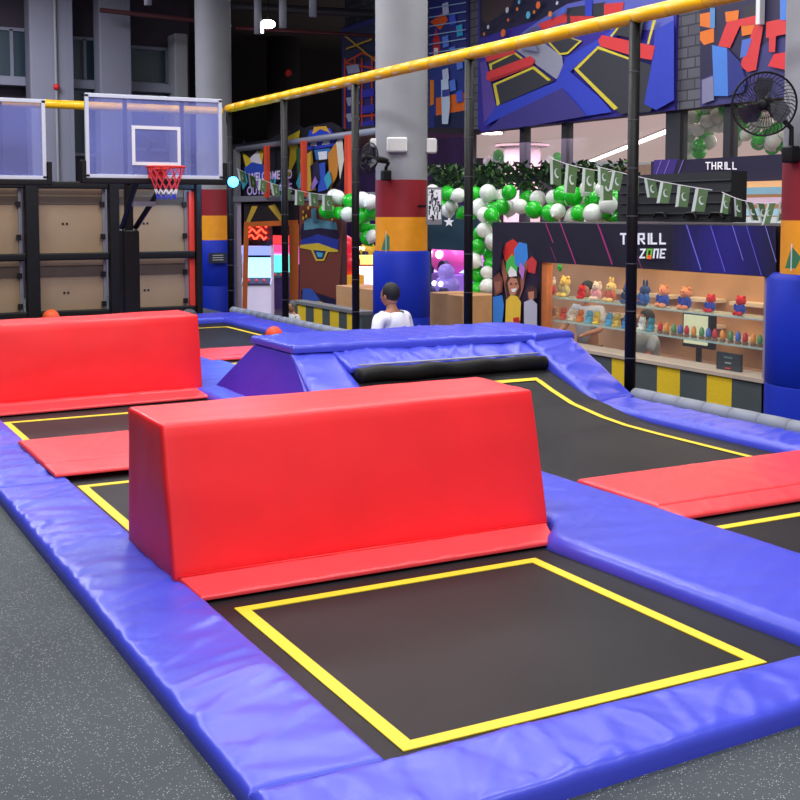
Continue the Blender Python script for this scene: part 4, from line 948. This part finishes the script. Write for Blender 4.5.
for k in range(46):
    c = p+n*.03+u*random.uniform(-.08, .08)+Vector((0, 0, random.uniform(-.17, .21))); s1, s2 = random.uniform(.004, .014), random.uniform(.01, .03)
    m.poly([c-u*s1-Vector((0, 0, s2)), c+u*s1-Vector((0, 0, s2)), c+u*s1+Vector((0, 0, s2)), c-u*s1+Vector((0, 0, s2))])
m.flat = True; m.build('print', simple((40, 40, 60)), t)
MB().tube([p-n*.02, (colM.x+.0, colM.y, p.z)], .02, 6).build('arm', BLK, t)

# ================================================================== LEFT BACKGROUND: WELCOME BOARD, ARCADE
XL = 9.4
yl0, yl1 = at(376, 200, X=XL).y, at(238, 200, X=XL).y
t = thing('mezzanine_frame', 'grey rail and beam carrying the painted welcome board, with orange posts', 'railing', (XL, (yl0+yl1)/2, LOW))
a, b = at(376, 131, X=XL), at(237, 151, X=XL); zr = (a.z+b.z)/2
MB().tube([(XL, yl0-.5, a.z), (XL, yl1, a.z)], .06, 10).build('top_rail', mat('rail_grey', (140, 144, 160), .4), t, smooth=True)
zbm = at(376, 195, X=XL).z; MB().box(XL-.08, XL+.12, yl0-.5, yl1+.3, zbm-.07, zbm+.05).build('beam', mat('beam_grey', (128, 132, 140), .5), t, bevel=.01)
for px in (267, 304, 348):
    y = at(px, 180, X=XL-.1).y; MB().box(XL-.14, XL-.06, y-.07, y+.07, zbm, a.z-.02).build('orange_post', simple((228, 78, 44)), t)
MB().box(XL-.05, XL+.05, yl1-.05, yl1+.15, LOW, a.z).build('end_post', GREYM, t)
XQ = XL+.12
t = thing('welcome_board', 'black graffiti style painted board reading WELCOME TO OUTER SPACE', 'sign', at(290, 200, X=XQ))
out = [(238, 199), (238, 168), (241, 160), (240, 148), (244, 140), (252, 150), (262, 143), (272, 138), (278, 134), (285, 136), (290, 128), (296, 124), (304, 128), (310, 126), (320, 124), (332, 122), (341, 127), (345, 140), (346, 158), (344, 176), (340, 187), (330, 191), (300, 196), (262, 200)]
decal(XQ, [((26, 24, 34), out)], 'board', t)
CM, PU = (228, 224, 232), (190, 170, 225)
lay = [((222, 196, 40), [(242, 152), (252, 160), (264, 146), (262, 166), (246, 168)]), ((230, 228, 236), [(250, 158), (258, 150), (262, 164), (252, 166)]), ((40, 80, 190), [(244, 168), (252, 162), (268, 166), (270, 182), (248, 186)]),
 ((222, 196, 40), [(285, 138), (300, 130), (296, 160), (288, 178), (290, 150)]), ((44, 110, 70), [(296, 150), (302, 140), (306, 176), (298, 186)]),
 ((34, 70, 200), [(306, 142), (310, 130), (330, 128), (336, 138), (334, 146), (308, 150)]), ((224, 170, 50), [(312, 134), (314, 127), (326, 126), (331, 134), (328, 132), (320, 129), (315, 133)]), ((220, 225, 235), [(310, 146), (313, 138), (316, 138), (317, 146)]), ((220, 225, 235), [(322, 145), (324, 137), (329, 137), (330, 144)]),
 ((40, 120, 190), [(314, 150), (330, 148), (330, 158), (316, 160)]), ((236, 240, 246), [(318, 152), (327, 151), (327, 159), (319, 160)]), ((226, 190, 60), [(300, 160), (312, 150), (316, 190), (304, 192)]), ((44, 90, 200), [(318, 164), (325, 162), (326, 190), (318, 192)]), ((214, 140, 50), [(328, 154), (336, 142), (340, 150), (337, 176), (330, 190)]), ((230, 228, 210), [(336, 142), (342, 134), (344, 160), (340, 180)]), ((30, 40, 70), [(310, 166), (318, 160), (320, 180), (312, 186)])]
for k in range(7): lay.append(((150, 120, 210) if k % 2 else (60, 170, 200), [(240+k*14, 178+k % 3*5), (245+k*14, 170+k % 2*6), (248+k*14, 182), (243+k*14, 190)]))
decal(XQ, lay, 'painting', t, k0=2, gap=.004)
def flat_text(txt, p, q, height, X, col, parent, name='lettering', gap=.1):
    """text between pixel p (left baseline) and q (right baseline) on plane X"""
    cu = bpy.data.curves.new('t', 'FONT'); cu.body = txt; cu.size = 1; cu.offset = .02
    o = bpy.data.objects.new('t', cu); C.objects.link(o); bpy.context.view_layer.update()
    me = bpy.data.meshes.new_from_object(o.evaluated_get(bpy.context.evaluated_depsgraph_get())); bpy.data.objects.remove(o)
    a, b = at(*p, X=X-gap), at(*q, X=X-gap); xs = [v.co.x for v in me.vertices]; w = max(xs)
    hz = (at(p[0], p[1]-height, X=X-gap).z-a.z)
    off = parent_loc(parent)
    for v in me.vertices:
        u = v.co.x/w; r = a.lerp(b, u); v.co = Vector((r.x, r.y, r.z+v.co.y/.72*hz)) - off
    me.materials.clear(); me.materials.append(simple(col, .6, .15)); o = bpy.data.objects.new(name, me); C.objects.link(o); o.parent = parent
    return o
flat_text('WELCOME TO', (249, 181), (292, 178), 8, XQ, (214, 200, 240), t)
flat_text('OUTER SPACE', (247, 195), (292, 192), 8.5, XQ, (190, 172, 232), t)

# painted robot pillar (generic face with ring)
XP = 9.2; t = thing('painted_panel', 'maroon painted panel with blue banded figure and yellow dots beside the arcade entrance', 'panel', at(320, 310, X=XP))
decal(XP, [((120, 62, 48), [(300, 203), (342, 203), (342, 250), (338, 312), (300, 306)]), ((30, 26, 60), [(300, 232), (302, 224), (320, 220), (337, 226), (340, 236), (338, 240), (318, 234), (301, 240)]),
 ((90, 150, 170), [(304, 222), (308, 218), (336, 222), (338, 230), (320, 228), (304, 230)]), ((36, 60, 160), [(301, 240), (318, 234), (339, 240), (338, 250), (318, 246), (301, 248)]), ((220, 190, 50), [(300, 245), (318, 243), (338, 250), (338, 252), (328, 252), (324, 261), (316, 261), (311, 250), (300, 248)]),
 ((30, 50, 110), [(313, 250), (326, 251), (323, 259), (317, 259)]), ((80, 170, 200), [(316, 252), (323, 253), (322, 257), (318, 257)]), ((30, 26, 60), [(301, 290), (320, 294), (338, 300), (338, 312), (301, 306)]), ((56, 90, 180), [(303, 288), (312, 289), (320, 300), (312, 304), (302, 302)]), ((70, 130, 150), [(311, 209), (316, 208), (317, 222), (312, 222)]),
 ((220, 190, 50), [(300, 304), (320, 301), (338, 309), (338, 310), (320, 303), (300, 306)])], 'painting', t, k0=1)
for x, y in ((303, 212), (308, 208), (306, 216), (320, 208), (326, 211), (324, 217), (330, 207), (333, 214), (332, 219), (303, 218)): MB().lathe(at(x, y, X=XP-.06), [(.035, 0), (.035, .006)], 12, (1, 0, 0)).build('yellow_dot', simple((236, 206, 60)), t)
MB().box(XP, XP+.1, at(342, 250, X=XP).y, at(299, 250, X=XP).y, LOW, zbm-.08).build('backing', simple((70, 40, 40)), t)
# orange door frame, yellow/black triangles header
XD = 9.45; t = thing('arcade_gate', 'orange framed arcade entrance with yellow and black zigzag header', 'gate', at(270, 300, X=XD))
decal(XD, [((40, 34, 36), [(244, 204), (298, 202), (298, 222), (244, 224)]), ((222, 184, 60), [(246, 222), (252, 206), (258, 206), (250, 222)]), ((222, 184, 60), [(268, 206), (275, 204), (284, 220), (280, 221)]), ((222, 116, 44), [(245, 222), (298, 220), (298, 225), (245, 227)]), ((222, 116, 44), [(244, 222), (249, 222), (247, 316), (242, 316)]), ((222, 116, 44), [(289, 224), (299, 224), (298, 318), (290, 318)])], 'gate_front', t, k0=1)
# far wall behind arcade
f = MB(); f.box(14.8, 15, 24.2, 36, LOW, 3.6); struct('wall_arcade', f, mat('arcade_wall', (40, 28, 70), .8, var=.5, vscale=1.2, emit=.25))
f = MB(); f.box(9.6, 11.9, 19, 36, 3.1, 3.2); struct('ceiling_arcade', f, DARK)

def arcade(px, py, X, h, w, lab, body, screen, sc_emit=2.2, marq=(240, 120, 200)):
    b = at(px, py, X=X); y = b.y; z = LOW; t = thing('arcade_machine', lab, 'arcade machine', (X, y, z)); W = w/2
    side = [(0, 0), (.7, 0), (.7, h), (.12, h), (.1, h*.88), (.22, h*.84), (.3, h*.56), (.0, h*.48), (.05, h*.42)]
    for s in (-1, 1):
        m = MB(); n = len(side); vs = [(X+a, y+s*W, z+c) for a, c in side]+[(X+a, y+s*(W-.03), z+c) for a, c in side]
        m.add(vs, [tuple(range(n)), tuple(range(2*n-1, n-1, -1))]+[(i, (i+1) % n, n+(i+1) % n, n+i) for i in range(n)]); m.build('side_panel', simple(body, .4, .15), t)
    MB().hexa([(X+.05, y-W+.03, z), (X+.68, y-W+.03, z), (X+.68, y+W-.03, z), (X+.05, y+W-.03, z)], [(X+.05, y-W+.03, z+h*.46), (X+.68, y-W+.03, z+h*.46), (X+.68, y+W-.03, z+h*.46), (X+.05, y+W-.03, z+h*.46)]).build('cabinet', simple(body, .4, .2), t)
    MB().hexa([(X+.31, y-W+.04, z+h*.56), (X+.68, y-W+.04, z+h*.56), (X+.68, y+W-.04, z+h*.56), (X+.31, y+W-.04, z+h*.56)], [(X+.24, y-W+.04, z+h*.83), (X+.68, y-W+.04, z+h*.83), (X+.68, y+W-.04, z+h*.83), (X+.24, y+W-.04, z+h*.83)]).build('screen', simple(screen, .3, sc_emit), t)
    MB().box(X+.12, X+.68, y-W+.03, y+W-.03, z+h*.87, z+h*.99).build('marquee', simple(marq, .4, 1.2), t)
    dk = MB().hexa([(X+.02, y-W+.03, z+h*.46), (X+.31, y-W+.03, z+h*.46), (X+.31, y+W-.03, z+h*.46), (X+.02, y+W-.03, z+h*.46)], [(X+.02, y-W+.03, z+h*.49), (X+.31, y-W+.03, z+h*.56), (X+.31, y+W-.03, z+h*.56), (X+.02, y+W-.03, z+h*.49)]).build('control_deck', simple((60, 60, 90)), t)
    for k in (-.5, 0, .5): MB().ball((X+.12, y+k*W, z+h*.53), .03, 8, 6).build('button', simple((240, 60, 60), emit=.5), dk)
    t.rotation_euler = (0, 0, math.radians(62))
arcade(256, 300, 10.2, 1.75, .72, 'white arcade machine with blue lit screen inside the orange gate', (222, 224, 240), (170, 220, 245), 1.3, (130, 150, 240))
arcade(281, 300, 11.9, 1.7, .6, 'dark arcade machine with green and pink lights beside the white one', (60, 40, 90), (90, 220, 200), 1.6, (240, 70, 130))
arcade(286, 290, 12.9, 1.9, .8, 'magenta glowing arcade machine deeper inside the gate', (120, 30, 110), (240, 120, 220), 1.6, (240, 60, 60))
arcade(360, 290, 11.5, 1.6, .7, 'purple lit arcade machine left of the banded column', (90, 50, 160), (230, 210, 255), 2, (240, 230, 120))
arcade(452, 290, 13.2, 1.8, .9, 'violet arcade machine glowing behind the pink ride', (110, 70, 190), (200, 180, 255), 1.6, (250, 120, 210))
arcade(470, 300, 12.2, 1.7, .7, 'blue arcade machine next to the hanging balloon column', (70, 90, 210), (180, 220, 255), 1.6, (220, 120, 250))
# red neon sign
p = at(257, 230, X=10.6); t = thing('neon_sign', 'red neon squiggle sign inside the orange gate', 'sign', p); m = MB()
for k in range(3): m.tube([at(247+i*2.4, 225+k*6+2.5*math.sin(i*1.7+k), X=10.6) for i in range(9)], .022, 6)
m.build('neon_tube', simple((255, 60, 40), emit=5), t)
MB().box(10.64, 10.66, at(270, 230, X=10.6).y, at(245, 230, X=10.6).y, at(257, 246, X=10.6).z, at(257, 220, X=10.6).z).build('backing', DARK, t)
# kiddie rides: red car and pink ride
def ride(px, py, X, s, c1, c2, lab):
    p = at(px, py, X=X); z = LOW; y = p.y; t = thing('kiddie_ride', lab, 'kiddie ride', (X, y, z)); zz = p.z
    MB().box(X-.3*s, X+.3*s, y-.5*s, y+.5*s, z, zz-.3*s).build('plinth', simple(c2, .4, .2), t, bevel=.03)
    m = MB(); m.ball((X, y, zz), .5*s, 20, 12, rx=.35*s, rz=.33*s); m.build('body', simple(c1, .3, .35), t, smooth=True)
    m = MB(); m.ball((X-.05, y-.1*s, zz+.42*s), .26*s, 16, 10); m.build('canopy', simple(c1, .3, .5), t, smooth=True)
    for q in (-.32, .32):
        m = MB(); m.lathe((X-.3*s, y+q*s, zz-.2*s), [(.17*s, -.05), (.17*s, .05)], 18, (1, 0, 0)); m.build('wheel', simple((60, 60, 100)), t)
        m = MB(); m.ball((X-.33*s, y+q*.6*s, zz+.08*s), .08*s, 10, 8); m.build('headlamp', simple((255, 250, 240), emit=2.5), t)
ride(345, 262, 10.2, .8, (220, 40, 50), (240, 180, 40), 'red kiddie car ride left of the banded column')
ride(449, 258, 11.2, .95, (236, 90, 190), (150, 110, 220), 'pink rounded kiddie ride right of the banded column')
ride(447, 286, 9.9, .55, (140, 120, 210), (120, 60, 200), 'white and violet kiddie car with round headlamps behind the cardboard boxes')
ride(368, 250, 14.0, .6, (240, 200, 50), (220, 60, 50), 'yellow kiddie ride glimpsed beside the black net post')

# striped barrier at left, boxes, plant
t = thing('striped_barrier', 'low barrier with black and yellow hazard stripes behind the far net post', 'barrier', (XK+.1, 17, LOW)); m = MB()
xs = [292, 298, 306, 314, 322.5, 330, 339, 347, 355, 362]
zS = at(350, 313, X=XK).z
stripes(m, xs, XK, XK+.2, LOW, zS); m.build('striped_panel', [G_, Y_], t)
MB().box(XK-.02, XK+.22, at(362, 320, X=XK).y, at(292, 320, X=XK).y, zS, zS+.05).build('cap', simple((120, 122, 124)), t)
BX = mat('cardboard', (196, 150, 104), .85, var=.06)
for px0, px1, yt, X, lab in ((336, 374, 290, 8.3, 'large plain cardboard box left of the banded column'), (430, 463, 296, 8.5, 'large cardboard box right of the banded column')):
    ya, yb = at(px0, 300, X=X).y, at(px1, 300, X=X).y; z1 = at(px1, yt, X=X).z
    t = thing('cardboard_box', lab, 'box', (X+.3, (ya+yb)/2, LOW)); MB().box(X, X+.6, yb, ya, LOW, z1).build('carton', BX, t, bevel=.01)
    MB().box(X-.005, X+.61, (ya+yb)/2-.04, (ya+yb)/2+.04, z1, z1+.003).build('tape', simple((170, 120, 70)), t)
p = at(467, 322, X=8.2); t = thing('potted_plant', 'grey green feathery plant next to the cardboard box', 'plant', (8.2, p.y, LOW))
MB().lathe((8.2, p.y, LOW), [(.12, 0), (.17, .35), (.15, .35)], 16).build('pot', simple((120, 90, 80)), t, smooth=True)
m = MB(); b = Vector((8.2, p.y, LOW+.33))
for k in range(34):
    a = random.uniform(0, 2*PI); l = random.uniform(.08, .22); h = random.uniform(.5, .85); q = [b+Vector((l*math.cos(a)*u, l*math.sin(a)*u, h*u-.1*u*u)) for u in (0, .5, 1)]; m.tube(q, [.006, .01, .002], 4)
m.build('fronds', simple((110, 122, 104)), t)

# ================================================================== PEOPLE
def skin_body(name, joints, edges, m, parent, sub=2, root=0):
    me = bpy.data.meshes.new(name); off = parent_loc(parent)
    me.from_pydata([Vector(j[0])-off for j in joints], edges, []); o = bpy.data.objects.new(name, me); C.objects.link(o); o.parent = parent
    s = o.modifiers.new('skin', 'SKIN'); s.use_smooth_shade = True
    for i, j in enumerate(joints):
        r = j[1]; me.skin_vertices[0].data[i].radius = (r, r) if not isinstance(r, tuple) else r
    me.skin_vertices[0].data[root].use_root = True
    b = o.modifiers.new('sub', 'SUBSURF'); b.levels = sub; b.render_levels = sub
    me.materials.append(m); return o
def person(name, lab, base, hgt, face, shirt, trousers, hair, skin=(170, 118, 92), arms='down', hairm=None, lean=0, sit=False, wide=1):
    """face = heading angle (direction the person looks); base on the floor"""
    t = thing(name, lab, 'person', base); B = Vector(base); s = hgt/1.72
    f_ = Vector((math.cos(face), math.sin(face), 0)); r_ = Vector((math.sin(face), -math.cos(face), 0)); U = Vector((0, 0, 1))
    def P(a, b, c): return B+(r_*a*wide+f_*(b+lean*max(0, c-.9))+U*c)*s
    sk = simple(skin, .6); sh = simple(shirt, .85); tr = simple(trousers, .85); hr = simple(hair, .7)
    # skin: continuous neck, head base, arms
    A = {'down': [(.2, 0, 1.40), (.27, -.02, 1.12), (.27, .08, .88)], 'reach': [(.2, 0, 1.40), (.28, .12, 1.15), (.2, .38, 1.1)]}[arms]
    J = [(P(0, 0, .95), .1*s), (P(0, 0, 1.15), .1*s), (P(0, 0, 1.36), .1*s), (P(0, 0, 1.48), .052*s), (P(0, .02, 1.56), .06*s)]
    E = [(0, 1), (1, 2), (2, 3), (3, 4)]
    for q in (-1, 1):
        k = len(J); J += [(P(q*A[0][0], A[0][1], A[0][2]), .05*s), (P(q*A[1][0], A[1][1], A[1][2]), .04*s), (P(q*A[2][0], A[2][1], A[2][2]), .026*s)]; E += [(2, k), (k, k+1), (k+1, k+2)]
        hd = P(q*A[2][0], A[2][1]+.02, A[2][2]-.07 if arms == 'down' else A[2][2]); J.append((hd, .03*s)); E.append((k+2, k+3)); kk = k+3
        for j in range(5):
            off = Vector((0, 0, 0)); sp = (j-2)*.016*s
            if arms == 'down': tip = hd+f_*(sp*1.2+.005)+U*(-.085+.012*abs(j-2))*s+(-q)*r_*.01*s
            else: tip = hd+r_*sp+f_*(.085-.012*abs(j-2))*s-U*.02*s
            if j == 4: tip = hd+f_*.045*s-U*.03*s-(q*r_)*.02*s
            J.append((tip, .009*s)); E.append((kk, len(J)-1))
    for q in (-1, 1):
        k = len(J); LG = [(.09, 0, .9), (.28, .4, 1.0), (-.02, .42, .92), (-.08, .44, .92)] if sit else [(.09, 0, .9), (.1, .02, .5), (.1, 0, .1), (.1, .14, .04)]
        J += [(P(q*a_, b_, c_), r_s*s) for (a_, b_, c_), r_s in zip(LG, (.085, .055, .04, .035))]; E += [(0, k), (k, k+1), (k+1, k+2), (k+2, k+3)]
    skin_body('body', J, E, sk, t)
    # head with face
    hc = P(0, .03, 1.62); m = MB(); m.ball((0, 0, 0), .1*s, 20, 14, rz=.125*s, rx=.082*s, ry=.098*s)
    m.ball((0, .1*s, -.02*s), .015*s, 8, 6, rz=.024*s)
    for q in (-1, 1): m.ball((q*.082*s, 0, -.01*s), .014*s, 8, 6, rz=.03*s, ry=.02*s)
    rot = Matrix.Rotation(face-PI/2, 3, 'Z'); m.v = [rot @ v + hc for v in m.v]; hdo = m.build('head', sk, t, smooth=True)
    for q in (-1, 1): m = MB(); m.ball((q*.033*s, .088*s, .012*s), .012*s, 8, 6); m.v = [rot @ v + hc for v in m.v]; m.build('eye', simple((40, 30, 30)), hdo)
    m = MB(); m.ball((0, .09*s, -.06*s), .024*s, 8, 6, rz=.007*s, ry=.01*s); m.v = [rot @ v + hc for v in m.v]; m.build('mouth', simple((150, 80, 76)), hdo)
    m = MB(); m.ball((0, -.016*s, .03*s), .1*s, 20, 12, rz=.115*s, rx=.094*s, ry=.104*s); 
    for v in m.v:
        if v.y > .05*s and v.z < .07*s: v.y = .05*s
    m.v = [rot @ v + hc for v in m.v]; m.build('hair', hr, hdo, smooth=True)
    # shirt with sleeves
    J = [(P(0, 0, .9), (.15*s*wide, .125*s)), (P(0, 0, 1.15), (.15*s*wide, .125*s)), (P(0, 0, 1.34), (.165*s*wide, .125*s)), (P(0, 0, 1.44), (.085*s, .07*s))]; E = [(0, 1), (1, 2), (2, 3)]
    for q in (-1, 1):
        k = len(J); a0, a1 = Vector(A[0]), Vector(A[1]); mid = a0.lerp(a1, .75); J += [(P(q*a0.x, a0.y, a0.z-.01), .075*s), (P(q*mid.x, mid.y, mid.z), .062*s)]; E += [(2, k), (k, k+1)]
    skin_body('shirt', J, E, sh, t)
    J = [(P(0, 0, .95), (.13*s, .11*s))]; E = []
    for q in (-1, 1):
        k = len(J); LG = [(.1, .06, .92), (.28, .4, 1.0), (.02, .42, .93)] if sit else [(.09, 0, .84), (.1, .02, .5), (.1, 0, .12)]
        J += [(P(q*a_, b_, c_), r_s*s) for (a_, b_, c_), r_s in zip(LG, (.098, .075, .06))]; E += [(0, k), (k, k+1), (k+1, k+2)]
    skin_body('trousers', J, E, tr, t)
    for q in (-1, 1): m = MB(); m.ball(P(-q*.1, .46, .93) if sit else P(q*.1, .06, .04), .05*s, 12, 8, rz=.04*s, rx=.05*s+abs(f_.x)*.08*s, ry=.05*s+abs(f_.y)*.08*s); m.build('shoe', simple((50, 50, 56)), t, smooth=True)
    return t
p = at(392, 300, X=5.72); person('person', 'person with short black hair and white shirt sitting behind the blue platform', (5.72, p.y, -.80), 1.68, PI*.66, (236, 238, 246), (60, 64, 90), (22, 20, 24), sit=True, wide=1.3)
p = at(293, 320, X=7.3); person('person', 'small child in a pale grey shirt before the hazard striped barrier', (7.3, p.y, LOW), 1.12, PI*1.05, (200, 204, 204), (80, 84, 90), (84, 86, 84))
p = at(588, 320, X=9.0); person('person', 'shop worker in a pale grey shirt at the left inside the kiosk', (9.0, p.y, LOW), 1.66, PI*1.1, (186, 192, 204), (40, 40, 60), (30, 26, 26), arms='reach')
p = at(648, 320, X=8.55); person('person', 'shop worker in a pale blue grey shirt just right of the black net post', (8.55, p.y, LOW), 1.45, PI*.9, (170, 184, 200), (50, 40, 60), (30, 26, 26), arms='reach')
p = at(648, 340, X=8.25); person('person', 'small child with a pink red cap behind the kiosk counter', (8.25, p.y, LOW), 1.02, PI*1.3, (230, 120, 120), (50, 50, 70), (226, 70, 90))

# ================================================================== LIGHTS
def area(name, loc, sx, sy, power, col=(1, 1, 1), rot=(0, 0, 0)):
    l = bpy.data.lights.new(name, 'AREA'); l.shape = 'RECTANGLE'; l.size = sx; l.size_y = sy; l.energy = power; l.color = col
    o = bpy.data.objects.new(name, l); C.objects.link(o); o.location = loc; o.rotation_euler = rot; return o
for x in (1.2, 5.2):
    for y in (.5, 5.5, 10.5, 15.5): area('ceiling_lamp', (x, y, 6.3), 1.6, 1.6, 200, (1, .98, 1))
area('front_lamp', (-1.5, -1.5, 4.2), 3, 2, 120, (1, .98, .98), (math.radians(58), 0, math.radians(-35)))
area('hall_lamp', (3, 22.5, 6.6), 3, 2, 520, (.9, .88, 1))
area('corridor_lamp', (9.3, 13, 6.5), 2, 8, 330, (1, .97, .95))
area('shop_lamp', (17, 14, 3.3), 6, 8, 300, (1, .92, .88))
area('kiosk_lamp', (XK+1.2, 9.8, zF1-.1), 1.4, 4, 45, (1, .86, .66))
area('arcade_lamp', (11.5, 24, 3.0), 3, 6, 160, (.85, .6, 1))
area('arcade_lamp', (11.5, 17.5, 2.9), 3, 3, 110, (.95, .7, 1))
l = bpy.data.lights.new('blue_glow', 'POINT'); l.energy = 40; l.color = (.2, .5, 1); l.shadow_soft_size = .1; o = bpy.data.objects.new('blue_glow', l); C.objects.link(o); o.location = at(233, 182, X=6.4)
w = bpy.data.worlds.new('world'); bpy.context.scene.world = w; w.use_nodes = True
w.node_tree.nodes['Background'].inputs[0].default_value = (.92, .93, 1, 1); w.node_tree.nodes['Background'].inputs[1].default_value = .3
vs_ = bpy.context.scene.view_settings; vs_.view_transform = 'Standard'; vs_.look = 'None'; vs_.exposure = 0; vs_.gamma = 1
